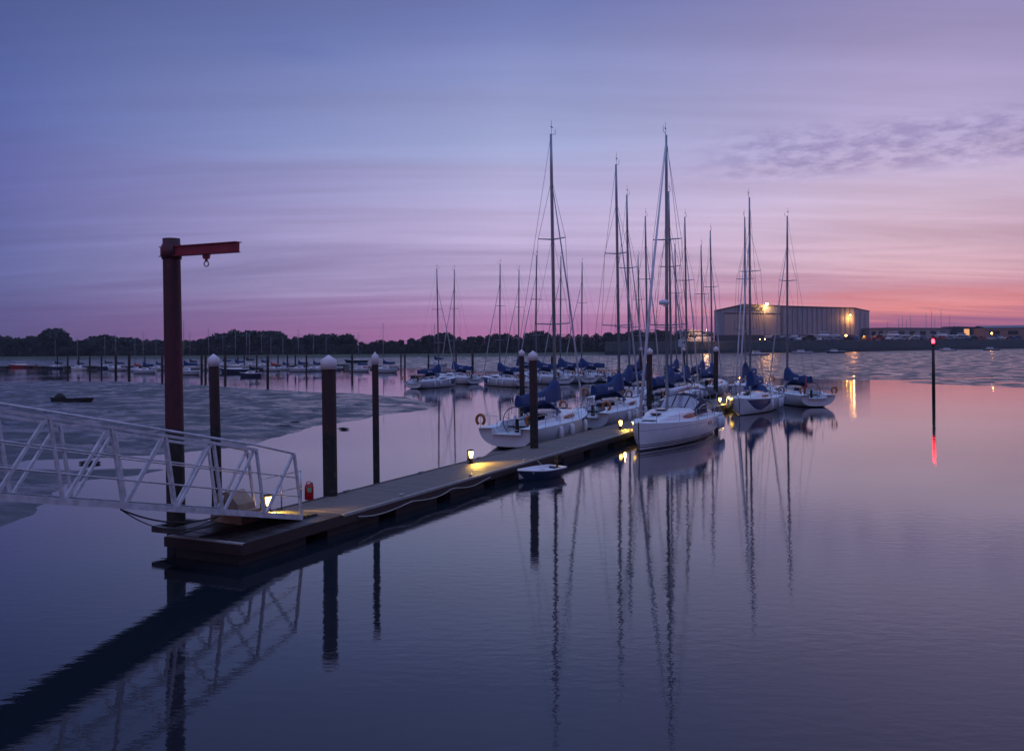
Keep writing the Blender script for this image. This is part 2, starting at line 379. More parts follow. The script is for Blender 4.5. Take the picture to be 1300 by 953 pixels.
def mud_mat():
    m = bpy.data.materials.new('mud'); m.use_nodes = True; t = NT(m.node_tree); b = t.n['Principled BSDF']
    tc = t.add('ShaderNodeTexCoord')
    a = t.add('ShaderNodeTexNoise', i_Scale=.35, i_Detail=7.0, i_Roughness=.62); t.put(tc.outputs['Object'], a.inputs['Vector'])
    t.put(t.mix(t.mapr(a.outputs[0], .35, .65), (.032, .033, .038), (.07, .068, .075)), b.inputs['Base Color'])
    t.put(t.mapr(a.outputs[0], .42, .60, .16, .60), b.inputs['Roughness'])
    b.inputs['IOR'].default_value = 1.33
    n2 = t.add('ShaderNodeTexNoise', i_Scale=3.5, i_Detail=5.0, i_Roughness=.6); t.put(tc.outputs['Object'], n2.inputs['Vector'])
    n3 = t.add('ShaderNodeTexNoise', i_Scale=.7, i_Detail=3.0); t.put(tc.outputs['Object'], n3.inputs['Vector'])
    h = t.math('ADD', t.math('MULTIPLY', n2.outputs[0], .03), t.math('MULTIPLY', n3.outputs[0], .12))
    bp = t.add('ShaderNodeBump', i_Strength=1.0, i_Distance=1.5); t.put(h, bp.inputs['Height'])
    t.put(bp.outputs[0], b.inputs['Normal']); M['mud'] = m
mud_mat(); me.materials.append(M['mud'])
o = bpy.data.objects.new('mudflat', me); col.objects.link(o); tag(o, kind='structure')

# ------------------------------------------------------------------ far land
shore_l = [(-900, 460), (-200, 458.6), (0, 457.2), (250, 455.5), (500, 453.8), (640, 452.6), (768, 451.6)]
shore_r = [(768, 451.4), (900, 449.6), (1000, 448.6), (1100, 446.8), (1200, 444.6), (1300, 443.2), (1500, 441)]
def land(name, pts, z, m, back, lip):
    A = [P(x, y) for x, y in pts]; mb = MB(); vs = []
    rows = [(0, -.4), (lip * .25, z * .35), (lip, z), (lip * 2.5, z + .25)]
    for off, zz in rows:
        for p in A: q = p + Vector((p.x, p.y, 0)).normalized() * off; vs.append((q.x, q.y, zz))
    for p in A: q = p * (back / p.y); vs.append((q.x, q.y, z + 2))
    n = len(A); fs = [(i * n + k, i * n + k + 1, (i + 1) * n + k + 1, (i + 1) * n + k) for i in range(4) for k in range(n - 1)]
    # close the two ends
    fs.append(tuple(i * n for i in range(5))); fs.append(tuple(i * n + n - 1 for i in range(4, -1, -1)))
    mb.add(vs, fs, False); return tag(mb.build(name, m), kind='structure')
land('ground', shore_l, 1.3, 'shore_grass', 4500, 22)
QZ = 5.9
land('quay_ground', shore_r, QZ, 'boulders', 4500, 9)
SH = shore_l[:-1] + shore_r
def shoreY(px):
    for (x0, y0), (x1, y1) in zip(SH, SH[1:]):
        if x0 <= px <= x1: return P(px, y0 + (y1 - y0) * (px - x0) / (x1 - x0)).y
    return 420

# trees: limbs and a crown of many small leaf-clump faces
def make_crown(seed, wd, ht, n=1500, leaf='leaf_a', low=.12):
    rnd = random.Random(seed); lobes = []
    for i in range(11):
        a = rnd.uniform(0, 6.28); rr = rnd.uniform(0, .33) * wd; z = rnd.uniform(.25, .80) * ht
        lobes.append((Vector((rr * math.cos(a), rr * math.sin(a), z)), rnd.uniform(.13, .26) * wd))
    lobes.append((Vector((rnd.uniform(-.08, .08) * wd, 0, .80 * ht)), .18 * wd)); lobes.append((Vector((0, 0, .5 * ht)), .36 * wd))
    mb = MB(); vs = []; fs = []
    for i in range(n):
        c, r = lobes[rnd.randrange(len(lobes))]
        d = Vector((rnd.gauss(0, 1), rnd.gauss(0, 1), rnd.gauss(0, 1))).normalized()
        p = c + d * r * (rnd.uniform(.45, 1) ** .5) * rnd.uniform(.9, 1.12); p.z = min(max(p.z, low * ht), ht)
        s_ = rnd.uniform(.22, .55) * wd / 9
        a = Vector((rnd.gauss(0, 1), rnd.gauss(0, 1), rnd.gauss(0, 1))).normalized(); b = a.cross(d).normalized() if abs(a.dot(d)) < .95 else Vector((1, 0, 0))
        a = b.cross(a).normalized() if rnd.random() < .5 else a
        k = len(vs); vs += [p - a * s_, p + b * s_ * .9, p + a * s_ * 1.1, p - b * s_]; fs.append((k, k + 1, k + 2, k + 3))
    mb.add(vs, fs); return mb
def make_tree(seed, wd, ht, leaf):
    rnd = random.Random(seed + 50)
    root = empty('tree', (0, 0, 0), cat='tree')
    tr = MB(); tr.tube([(0, 0, -.6), (.1, 0, ht * .25), (0, .1, ht * .55), (.1, 0, ht * .8)], [.42, .32, .22, .06], 8)
    for i in range(5):
        a = i * 1.26 + rnd.random(); z = ht * rnd.uniform(.2, .5)
        tr.tube([(0, 0, z), (math.cos(a) * wd * .15, math.sin(a) * wd * .15, z + ht * .12), (math.cos(a) * wd * .3, math.sin(a) * wd * .3, z + ht * .28)], [.16, .11, .04], 6)
    tr.build('trunk', 'bark', root)
    make_crown(seed, wd, ht, 1500, leaf).build('crown', leaf, root)
    return root
protos = [(make_tree(i, wd, ht, lf), wd, ht) for i, (wd, ht, lf) in enumerate([(11, 13, 'leaf_a'), (13, 12, 'leaf_b'), (9, 13, 'leaf_a'), (12, 14, 'leaf_b'), (15, 11, 'leaf_a')])]
prof = [(-60, 428), (-30, 425), (5, 423), (30, 430), (48, 426), (68, 418), (85, 425), (105, 431), (135, 423), (155, 428), (175, 427), (200, 430), (245, 430), (270, 427), (285, 424), (297, 418), (320, 421), (345, 420), (358, 428), (372, 424), (384, 428), (395, 424), (415, 422), (430, 425), (443, 421), (457, 433), (480, 431), (500, 430), (520, 427), (545, 423), (565, 421), (590, 426), (620, 423), (650, 421), (700, 421), (740, 423), (760, 421), (800, 419), (850, 419), (905, 420)]
def proftop(x):
    for (x0, y0), (x1, y1) in zip(prof, prof[1:]):
        if x0 <= x <= x1: return y0 + (y1 - y0) * (x - x0) / (x1 - x0)
    return 424
xs = []; x = -48
while x < 902:
    xs.append(x); x += random.uniform(10, 14.5)
xs += [68, 297, 320, 345, 395, 443, 135]; xs.sort()
used_p = set(); ncount = 0
for i, x in enumerate(xs):
    k = random.randrange(5); pr, wd, ht = protos[k]
    Yt = shoreY(x) + 34 + random.uniform(-6, 30) + (60 if x > 760 else 0)
    base = 1.35 if x < 760 else QZ + .2
    top = ztop(x, proftop(x) + random.uniform(-.8, 2.0), Yt); h = max(6, top - base)
    tr = pr if k not in used_p else copy_tree(pr); used_p.add(k)
    p = Q(x, 440, Yt); tr.location = (p.x, p.y, base); s_ = h / ht; sw = s_ * random.uniform(.9, 1.15)
    if 1: tr.scale = (sw * 1.12, sw * 1.12, s_)
    tr.rotation_euler = (0, 0, random.uniform(0, 6.28))
    ncount += 1
    look = ['round-crowned', 'broad bushy', 'narrow upright', 'tall full-crowned', 'low spreading'][k]
    tag(tr, '%s dark tree in the far shore wood, %s tree from its left end' % (look, ordn(ncount)), 'tree', 'trees of the wood along the far shore')
for k, (pr, _, _) in enumerate(protos):
    if k not in used_p: pr.location = (0, 600, 1)
# low hedge filling the foot of the wood: uncountable
rnd = random.Random(11); mb = MB(); vs = []; fs = []
for i in range(15000):
    x = rnd.uniform(-70, 905); Yt = shoreY(x) + rnd.uniform(26, 42); d = ray(x, 440); z0 = 1.0 if x < 768 else QZ - .6
    hh = 4.6 + 2.2 * mnoise.noise(Vector((x * .06, 0, 0))); p = Vector((d.x * Yt, Yt, z0 + rnd.uniform(0, 1) ** .8 * hh))
    a = Vector((rnd.gauss(0, 1), rnd.gauss(0, .5), rnd.gauss(0, 1))).normalized() * rnd.uniform(.4, .95); b = a.cross(Vector((0, 1, .3))).normalized() * a.length
    k = len(vs); vs += [p - a, p + b, p + a, p - b]; fs.append((k, k + 1, k + 2, k + 3))
mb.add(vs, fs); tag(mb.build('undergrowth', 'leaf_a'), kind='stuff', label='dark hedge and undergrowth along the foot of the far wood')
mb = MB(); vs = []; fs = []
for i in range(9000):
    x = rnd.uniform(770, 1420); off = rnd.uniform(2, 11); p = P(x, 0 * x + 449 - (x - 900) * .0155 if x > 900 else 450.5 - (x - 770) * .007)
    p = p + Vector((p.x, p.y, 0)).normalized() * off; p.z = .6 + min(1, off / 8) * 4.3 + rnd.uniform(-.2, .6 + .5 * mnoise.noise(Vector((x * .05, 0, 0))))
    a = Vector((rnd.gauss(0, 1), rnd.gauss(0, .5), rnd.gauss(0, 1))).normalized() * rnd.uniform(.25, .7); b = a.cross(Vector((0, 1, .3))).normalized() * a.length
    k = len(vs); vs += [p - a, p + b, p + a, p - b]; fs.append((k, k + 1, k + 2, k + 3))
mb.add(vs, fs); tag(mb.build('bank_scrub', 'leaf_a'), kind='stuff', label='dark scrub covering the stone bank below the quay')

# ------------------------------------------------------------------ boats
def hull_rings(L0, L1, B, hs, hm, hb, stations=22, nj=9, sternw=.84, zk0=.10, rake=.35, p0=.62, tk=.42):
    rings = []
    for i in range(stations):
        tt = i / (stations - 1); y = L0 + (L1 - L0) * tt
        if tt < tk: f = sternw + (1 - sternw) * math.sin(tt / tk * math.pi / 2)
        else: f = max(.015, (math.cos((tt - tk) / (1 - tk) * math.pi / 2)) ** .78)
        bd = B / 2 * f
        h = hs + (hm - hs) * min(1, tt * 2) if tt < .5 else hm + (hb - hm) * ((tt - .5) * 2) ** 1.6
        zk = zk0 + (-.35 - zk0) * math.sin(min(1, tt / .3) * math.pi / 2)
        if tt > .8: zk = -.35 + .15 * ((tt - .8) / .2)
        p = p0 + (.95 - p0) * max(0, (tt - .5) * 2)
        r = []
        for j in range(nj):
            th = math.pi / 2 * j / (nj - 1)
            x = bd * math.sin(th) ** p; z = zk + (h - zk) * (1 - math.cos(th) ** .92 if j < nj - 1 else 1)
            yy = y + (rake * (z - hb) / hb * (tt ** 5) if tt > .5 else -0.0) + (.28 * (h - z) / h * (1 - tt) ** 8)
            r.append((x, yy, z))
        rings.append(r)
    return rings
def hull_mesh(rings):
    mb = MB(); full = [[(-x, y, z) for x, y, z in reversed(r)] + r[1:] for r in rings]
    mb.loft(full, closed=False, caps=False); return mb
def edge(rings, y):
    for a, b in zip(rings, rings[1:]):
        if a[-1][1] <= y <= b[-1][1]:
            f = (y - a[-1][1]) / (b[-1][1] - a[-1][1]); return a[-1][0] * (1 - f) + b[-1][0] * f, a[-1][2] * (1 - f) + b[-1][2] * f
    q = rings[-1] if y > rings[-1][-1][1] else rings[0]; return q[-1][0], q[-1][2]
def yacht(name, L0, L1, B, mh, hullm, hs, hm, hb, big=False, cover='blue_cover'):
    root = empty(name, (0, 0, 0))
    rg = hull_rings(L0, L1, B, hs, hm, hb, rake=(.12 if big else .35))
    h = hull_mesh(rg)
    h.build('hull', hullm, root)
    # transom with a walk-through cut
    r0 = rg[0]; tb = MB(); xsn = [(-x, y, z) for x, y, z in reversed(r0)] + r0[1:]
    vs = []; fs = []; ci = L0 + .2
    for x, y, z in xsn:
        top = max(z, .74) if abs(x) < B * .2 else max(z, hs - .02); vs += [(x, y - .004, z), (x, y - .004 + .05 * (top - z), top)]
    for i in range(len(xsn) - 1): fs.append((2 * i, 2 * i + 2, 2 * i + 3, 2 * i + 1))
    tb.add(vs, fs); tb.build('transom', hullm, root)
    cf = -1.9 if not big else -2.4      # front of cockpit
    cw = .78 if not big else .95
    dk = MB(); n = 24; ys = sorted(set([L0 + .02 + (L1 - .05 - L0) * i / n for i in range(n + 1)] + [cf])); vs = []; fs = []
    ring = []
    for y in ys:
        e, z = edge(rg, y); e = max(e - .01, .008); c_ = min(cw, e * .8)
        ring.append([(-e, y, z), (-c_, y, z + .03), (0, y, z + .06), (c_, y, z + .03), (e, y, z)])
    for r in ring: vs += r
    for i in range(len(ring) - 1):
        for kk in range(4):
            if ys[i + 1] <= cf + 1e-6 and kk in (1, 2): continue
            a = i * 5 + kk; fs.append((a, a + 1, a + 6, a + 5))
    dk.add(vs, fs); dk.build('deck', 'deck_paint', root)
    ck = MB(); z1 = hs + .02; zf = .72
    ck.add([(-cw, L0 + .08, zf), (cw, L0 + .08, zf), (cw, cf, zf), (-cw, cf, zf), (-cw, L0 + .08, z1), (cw, L0 + .08, z1), (cw, cf, z1 + .08), (-cw, cf, z1 + .08)], [(0, 1, 2, 3), (0, 3, 7, 4), (1, 5, 6, 2), (3, 2, 6, 7)])
    for sx in (-1, 1): ck.box((sx * (cw - .19), cf - 1.0, zf + .2), (.36, 1.9, .4))
    ck.build('cockpit', 'gelcoat', root)
    cm = MB()
    for sx in (-1, 1): cm.box((sx * (cw + .1), (L0 + .9 + cf) / 2, z1 + .12), (.16, abs(cf - L0) - 1.0, .26), taper=.8)
    cm.build('coaming', 'gelcoat', root)
    # coachroof
    cr = MB(); rr = []
    ch = .42 if not big else .55; c0, c1 = cf, (2.5 if not big else 3.3)
    for i in range(13):
        f = i / 12; y = c0 + (c1 - c0) * f; e, z = edge(rg, y); ww = min(e - .42, B * .33) * (1 - .35 * f ** 2); hh = ch * (1 if f < .45 else math.cos((f - .45) / .55 * math.pi / 2) ** .8) + .02; zb = z - .03
        rr.append([(-ww, y, zb), (-ww * .93, y, zb + hh * .75), (-ww * .72, y, zb + hh), (0, y, zb + hh * 1.1), (ww * .72, y, zb + hh), (ww * .93, y, zb + hh * .75), (ww, y, zb)])
    cr.loft(rr, closed=True, caps=True); co = cr.build('coachroof', 'gelcoat', root); smooth_angle(co, 35)
    for sx in (-1, 1):
        wm = MB(); vs = []; m_ = 9
        for i in range(m_):
            f = .08 + .44 * i / (m_ - 1); y = c0 + (c1 - c0) * f; e, z = edge(rg, y); ww = min(e - .42, B * .33) * (1 - .35 * f ** 2); hh = ch
            prof_ = math.sin(math.pi * (i + .6) / (m_ + .2)) ** .5
            zc = z - .03 + hh * .42
            for q in (-.5, .5):
                zq = zc + q * hh * .46 * prof_; xx = ww * (1 - .07 * (zq - z + .03) / (hh * .75)) + .012; vs.append((sx * xx, y, zq))
        wm.add(vs, [(2 * i, 2 * i + 2, 2 * i + 3, 2 * i + 1) for i in range(m_ - 1)]); wm.build('cabin_window', 'window', co)
    for (hy, hw) in ((c1 - .9, .5), (.9, .45)) if not big else ((c1 + .1, .6), (1.1, .55), (2.2, .5)):
        e, z = edge(rg, hy); f = (hy - c0) / (c1 - c0); zt = z + (ch * (1 if f < .45 else math.cos(min(1, (f - .45) / .55) * math.pi / 2) ** .8)) + .06
        MB().box((0, hy, zt + .03), (hw, hw, .05)).build('hatch', 'window', root)
    # mast and rigging
    mk = MB(); mk.tube([(0, 0, hm), (0, -.02 * mh * .5, hm + (mh - hm) * .5), (0, -.3, mh - 2.2), (0, -.34, mh)], [.12, .12, .11, .075], 10, flat=.75); ms = mk.build('mast', 'alloy', root)
    s1, s2 = hm + (mh - hm) * .33, hm + (mh - hm) * .63
    for zz_, sp in ((s1, 1.05), (s2, .82)):
        sm_ = MB(); sm_.tube([(-sp, -.35, zz_ + .05), (0, -.12, zz_), (sp, -.35, zz_ + .05)], [.028, .045, .028], 6); sm_.build('spreader', 'alloy', ms)
    wd_ = MB(); wd_.tube([(0, -.25, mh), (0, .28, mh + .12)], .012, 5); wd_.tube([(0, .28, mh + .12), (0, .28, mh + .4)], .012, 5); wd_.box((.05, -.35, mh + .38), (.02, .3, .06)); wd_.tube([(0.05, -.38, mh), (.05, -.38, mh + .75)], .01, 5)
    wd_.build('masthead_antenna', 'wire', ms)
    fs_top = mh * .84 if not big else mh * .965
    sh = MB(); e0, z0 = edge(rg, -.35)
    for sx in (-1, 1):
        sh.tube([(sx * .05, -.28, fs_top), (sx * .82, -.35, s2), (sx * 1.05, -.35, s1), (sx * (e0 - .1), -.35, z0)], .011, 4)
        sh.tube([(sx * .05, -.2, s2), (sx * 1.05, -.35, s1)], .008, 4); sh.tube([(sx * .05, -.1, s1), (sx * (e0 - .12), -.3, z0)], .009, 4)
    sh.build('shroud', 'wire', root)
    MB().tube([(0, -.34, mh - .05), (0, L0 + .15, hs)], .011, 4).build('backstay', 'wire', root)
    MB().tube([(0, -.25, fs_top), (0, L1 * .5, (fs_top + hb) / 2 + .02), (0, L1 - .25, hb + .25)], [.03, .075, .085] if big else [.025, .055, .065], 8).build('furled_jib', 'white_sail', root)
    # boom
    bz = 2.15 if not big else 2.6; be = -4.7 if not big else -5.2
    bm = MB(); bm.tube([(0, -.12, bz), (0, be, bz - .05 if not big else bz + .12)], [.07, .06], 8); bo = bm.build('boom', 'alloy', root)
    if big:
        MB().tube([(0, -.2, bz + .12), (0, -2.5, bz + .2), (0, be, bz + .25)], [.16, .14, .08], 10).build('furled_mainsail', 'white_sail', bo)
    else:
        sc_ = MB(); rr = []
        for i in range(15):
            f = i / 14; y = .16 + (be - .3 - .16) * f; top = .42 + .78 * max(0, 1 - f * 2.4) ** 1.2 * (1 if f > .02 else .8) + .05 * math.sin(f * 19); wdt = (.36 - .16 * f) * (1 + .1 * math.sin(f * 23)); bt = -.16 - .10 * math.sin(f * math.pi)
            rr.append([(wdt * math.cos(a) * (1 if math.sin(a) < 0 else .8), y, bz + (top if math.sin(a) > 0 else -bt) * math.sin(a)) for a in [2 * math.pi * k / 12 for k in range(12)]])
        sc_.loft(rr); cvo = sc_.build('sail_cover', cover, bo)
        lg = MB()
        for sx in (-1, 1):
            for k in range(5):
                hgt = (.20, .12, .16, .12, .20)[k]; y = -2.2 - .2 * k
                lg.box((sx * .30, y, bz + .12), (.012, .11, hgt))
        lg.build('cover_lettering', 'white_sail', bo)
    # sprayhood
    sp = MB(); rr = []
    hw_ = (.95 if not big else 1.35); sh_ = (.62 if not big else 1.05); e, zc = edge(rg, cf); zb = zc + (ch if not big else .25)
    yy0, yy1 = (cf - .25, cf + .75) if not big else (cf - 1.5, cf + .9)
    for i in range(6):
        f = i / 5; y = yy0 + (yy1 - yy0) * f; hh = sh_ * (1 - .75 * max(0, f - .35) / .65 if f > .35 else 1 - .03 * f); rr.append([(hw_ * math.cos(a) ** 1 * (1.0 - .08 * f), y, zb - .1 + (hh + .1) * abs(math.sin(a)) ** .6) for a in [math.pi * k / 10 for k in range(11)]])
    sp.loft(rr, closed=False, caps=False); so = sp.build('sprayhood', 'navy_cover' if big else cover, root)
    if big:
        wn_ = MB()
        for k0, k1 in ((2.6, 4.4), (4.6, 6.4), (6.6, 8.4)):       # front panes
            vs = []
            for kk in (k0, k1):
                a = math.pi * kk / 10
                for f in (.42, .92):
                    y = yy0 + (yy1 - yy0) * f; hh = sh_ * (1 - .75 * max(0, f - .35) / .65); vs.append((hw_ * math.cos(a) * (1 - .08 * f), y + .03, zb - .1 + (hh + .1) * math.sin(a) ** .6 + .025))
            wn_.add(vs, [(0, 1, 3, 2)])
        for sx in (-1, 1):
            vs = []
            for f in (.1, .40, .7):
                y = yy0 + (yy1 - yy0) * f; hh = sh_ * (1 - .75 * max(0, f - .35) / .65 if f > .35 else 1)
                for a in (R(14), R(48)): vs.append((sx * (hw_ * math.cos(a) * (1 - .08 * f) + .02), y, zb - .1 + (hh + .1) * math.sin(a) ** .6 + .01))
            wn_.add(vs, [(0, 2, 3, 1), (2, 4, 5, 3)])
        mat('clear_pane', (.30, .27, .33), .12, var=.1) if 'clear_pane' not in M else None
        wn_.build('sprayhood_window', 'clear_pane', so)
        bi = MB(); rr = []
        for i in range(5):
            f = i / 4; y = cf - 1.8 - 2.2 * f; rr.append([(1.4 * math.cos(a), y, zb + .95 + .35 * math.sin(a) ** .6 - .05 * f) for a in [math.pi * k / 8 for k in range(9)]])
        bi.loft(rr, closed=False, caps=False); bi.build('bimini', 'navy_cover', root)
        bf = MB()
        for y in (cf - 1.85, cf - 3.9):
            for sx in (-1, 1): bf.tube([(sx * 1.4, y, zb + .95), (sx * 1.45, cf - 2.9, hs + .1)], .018, 5)
        bf.build('bimini_frame', 'steel', root)
        for sx in (-1, 1):
            e, z = edge(rg, -2.2)
            hw2 = MB()
            vs = []
            for y in (-2.75, -1.85):
                e, z = edge(rg, y)
                for zz_ in (.82, 1.0): vs.append((sx * (e + .006), y, zz_))
            hw2.add(vs, [(0, 2, 3, 1)]); hw2.build('hull_window', 'window', root)
        rd = MB(); rd.tube([(0, .42, 7.6), (0, .42, 7.62), (0, .42, 7.8), (0, .42, 7.9)], [.05, .27, .28, .12], 14); rd.box((0, .2, 7.55), (.08, .5, .06)); rd.build('radar_dome', 'fender', ms)
    # steering wheels
    wr = .72 if not big else .5
    wh = MB(); wy, wz = L0 + 1.25, hs + .28
    for cx_ in ((0,) if not big else (-.75, .75)):
        wh.tube([(cx_ + wr * math.cos(a), wy, wz + wr * math.sin(a)) for a in [2 * math.pi * k / 26 for k in range(26)]], .022, 6, closed=True)
        for k in range(5): a = 2 * math.pi * k / 5 + .3; wh.tube([(cx_, wy, wz), (cx_ + wr * math.cos(a), wy, wz + wr * math.sin(a))], .010, 4)
        wh.box((cx_, wy + .12, (zf + wz) / 2), (.2, .16, wz - zf + .2), taper=.7)
    wh.build('steering_wheel', 'plastic_black', root)
    wn2 = MB()
    for sx in (-1, 1):
        for y in (cf - .35, cf - 1.5, cf + .25): wn2.tube([(sx * (cw + .1), y, z1 + .22), (sx * (cw + .1), y, z1 + .42)], [.085, .06], 8)
    wn2.build('winch', 'steel', root)
    rnd_ = random.Random(int(mh)); rp = MB()
    for k in range(9):
        x0 = rnd_.uniform(-cw, cw) * .8; y0 = rnd_.uniform(L0 + .4, cf - .2); rp.tube([(x0, y0, zf + .1), (x0 + rnd_.uniform(-.3, .3), y0 + .3, zf + .16), (x0 + rnd_.uniform(-.5, .5), y0 + .8, zf + .1)], .022, 5)
    for sx in (-.25, -.1, .1, .25): rp.tube([(sx, .3, hm + ch + .12), (sx * 1.6, cf + .3, hs + ch + .14)], .012, 4)
    rp.build('running_line', 'rope', root)
    cpw = MB(); e, zc0 = edge(rg, cf); cpw.box((0, cf - .012, zc0 + .05), (.62, .02, .62)); cpw.build('companionway', 'window', root)
    tv = MB(); tv.box((0, (L0 + cf) / 2 - .3, zf + .22), (cw * 1.9, .10, .08)); tv.build('traveller', 'plastic_black', root)
    bg_ = MB(); bg_.box((-.3, cf - .8, zf + .52), (.5, .6, .22), taper=.8); bg_.build('line_bag', 'navy_cover', root)
    # rails
    def rail(name_, pts, posts, m_='steel'):
        r_ = MB(); r_.tube(pts, .014, 5)
        for a, b in posts: r_.tube([a, b], .012, 5)
        return r_.build(name_, m_, root)
    e1, z1_ = edge(rg, L0 + .1); e2, z2_ = edge(rg, L0 + 1.4)
    for sx in (-1, 1):
        rail('pushpit', [(sx * .5, L0 + .08, z1_ + .62), (sx * (e1 - .08), L0 + .1, z1_ + .62), (sx * (e2 - .06), L0 + 1.4, z2_ + .62)], [((sx * .5, L0 + .08, z1_ + .62), (sx * .5, L0 + .1, z1_)), ((sx * (e1 - .08), L0 + .1, z1_ + .62), (sx * (e1 - .08), L0 + .1, z1_)), ((sx * (e2 - .06), L0 + 1.4, z2_ + .62), (sx * (e2 - .06), L0 + 1.4, z2_))])
    ea, za = edge(rg, L1 - 1.2)
    rail('pulpit', [(-(ea - .05), L1 - 1.2, za + .6), (-.2, L1 - .12, hb + .62), (.2, L1 - .12, hb + .62), (ea - .05, L1 - 1.2, za + .6)], [((-(ea - .05), L1 - 1.2, za + .6), (-(ea - .05), L1 - 1.2, za)), ((-.2, L1 - .12, hb + .62), (-.08, L1 - .3, hb)), ((.2, L1 - .12, hb + .62), (.08, L1 - .3, hb)), ((ea - .05, L1 - 1.2, za + .6), (ea - .05, L1 - 1.2, za))])
    for sx in (-1, 1):
        ys_ = [L0 + 1.4 + (L1 - 1.2 - L0 - 1.4) * i / 5 for i in range(6)]; gr = MB()
        tops = []
        for y in ys_:
            e, z = edge(rg, y); tops.append((sx * (e - .06), y, z + .61)); gr.tube([(sx * (e - .06), y, z), (sx * (e - .06), y, z + .61)], .012, 5)
        for a in range(5):
            for dz_ in (0, -.28): gr.tube([Vector(tops[a]) + Vector((0, 0, dz_)), Vector(tops[a + 1]) + Vector((0, 0, dz_))], .006, 4)
        gr.build('guardrail', 'steel', root)
    # lifebuoys
    for sx in ((-1, 1) if not big else (1,)):
        lb = MB(); cxn = sx * (e1 - .12); lb.tube([(cxn + .22 * math.cos(a), L0 + .0, z1_ + .42 + .25 * math.sin(a)) for a in [R(-60 + 300 * k / 12 + 0) + math.pi * .0 - R(0) for k in range(13)]], .075, 7)
        lb.build('lifebuoy', 'orange_buoy', root)
    # fenders
    for sx in (-1, 1):
        for y in ((-3.6, -2.2, 0.2) if not big else (-5.9, -5.2, -4.4)):
            e, z = edge(rg, y); fm = MB(); zc = z - .45
            fm.tube([(sx * (e + .12), y, zc + .38), (sx * (e + .12), y, zc + .3), (sx * (e + .13), y, zc), (sx * (e + .12), y, zc - .3), (sx * (e + .12), y, zc - .36)], [.03, .11, .125, .11, .04], 9)
            fm.tube([(sx * (e + .12), y, zc + .38), (sx * (e - .04), y, z + .3)], .008, 4); fm.build('fender', 'fender', root)
    if not big:
        ot = MB(); ot.tube([(.35, L0 + .02, z1_ + .75), (.35, L0 - .0, z1_ + 1.5)], .015, 5); ot.tube([(.35, L0, z1_ + 1.5), (.35, L0, z1_ + 1.62)], [.04, .03], 6); ot.build('stern_light_pole', 'steel', root)
    return root
fleet = yacht('sailing_yacht', -6.4, 4.4, 3.5, 16.7, 'fleet_hull', 1.0, 1.08, 1.28)
boat_spots = [  # px of mast, px y of masthead, distance or ('u', u), bow heading ('D' away along pontoon, '-D' towards, or vector), label
    (704.5, 172, ('u', -18.9), D, 'nearest yacht with blue sail cover, stern towards us behind the pile above the dinghy'),
    (786, 210, ('u', -18.9), D, 'yacht moored left of the pontoon, next beyond the nearest one'),
    (799, 248, 73.0, D, 'yacht whose mast stands just right of the tallest mast left of the cruising yacht pile'),
    (852, 244, 70.2, D, 'yacht whose mast rises directly behind the mast of the big cruising yacht'),
    (822, 275, 83.8, D, 'yacht whose mast top stands just left of the big cruising yacht mast'),
    (872, 276, 80.4, D, 'yacht whose mast is first clear of the big cruising yacht mast on its right'),
    (904, 293, 90.4, D, 'yacht whose mast stands just left of the big boat hall'),
    (946, 275, 84.6, -D, 'yacht whose shorter mast touches the tall mast before the boat hall'),
    (952, 250, ('u', -12.6), -D, 'white yacht with blue bow patch, bow towards us, right of the pontoon end'),
    (999, 275, 76.0, Vector((-.10, .995, 0)), 'rightmost yacht of the marina, its stern with red ensign facing us'),
    (557, 341, 110.0, Vector((.5, .866, 0)), 'white yacht at the far left end of the back row, pointing right'),
    (576, 342, 121.0, Vector((-.55, .835, 0)), 'white yacht second from left in the back row, transom to the right'),
    (634, 335, 112.0, Vector((-.55, .835, 0)), 'white yacht third from left in the back row, left of the thin capped pile'),
    (680, 324, 119.0, Vector((-.55, .835, 0)), 'white yacht in the back row seen right behind the capped pile pair'),
    (658, 342, 133.0, Vector((-.55, .835, 0)), 'white yacht in the back row with its mast just left of the capped pile pair'),
    (711, 325, 122.0, Vector((-.55, .835, 0)), 'white yacht in the back row whose mast stands just right of the tall left mast'),
    (738, 333, 125.0, Vector((-.55, .835, 0)), 'white yacht at the right end of the back row, transom with two orange lifebuoys'),
    (812, 324, 114.0, D, 'distant yacht with short mast second left of the cruising yacht mast'),
    (859, 310, 108.0, D, 'distant white yacht with a short mast close right of the cruiser mast'),
    (892, 311, 104.0, D, 'distant white yacht whose mast is second to the left of the big boat hall'),
]
def solveY(px, u):
    d = ray(px, 440); return u / (d.x * NRM.x + NRM.y)
for i, (px, pt, Yv, hd, lab) in enumerate(boat_spots):
    Yd = solveY(px, Yv[1]) if isinstance(Yv, tuple) else Yv
    b = fleet if i == 0 else copy_tree(fleet)
    p = Q(px, 440, Yd); b.location = (p.x, p.y, 0); b.rotation_euler = (0, 0, math.atan2(-hd.x, hd.y))
    hgt = ztop(px, pt, Yd); s_ = hgt / 16.7; b.scale = (s_, s_, s_)
    tag(b, lab, 'yacht', 'matching white yachts moored in the marina')
    if i == 9:
        en = MB(); en.tube([(-1.2, -6.4, 1.0), (-1.25, -6.9, 2.6)], .02, 6); eo = en.build('ensign_staff', 'teak', b)
        fl = MB(); rr = [[(-1.22 + .05 * math.sin(k * 1.4) - .03 * j, -6.8 + .05 * j - .09 * k * .6, 2.5 - .12 * k - .3 * j) for k in range(5)] for j in range(4)]
        fl.loft(rr, closed=False, caps=False); fl.build('ensign', 'red_paint', eo)
    if i == 7: MB().tube([(.3, 1.0, 1.75), (.3, 1.0, 1.85)], .06, 8).build('deck_light', 'flood_small', b)

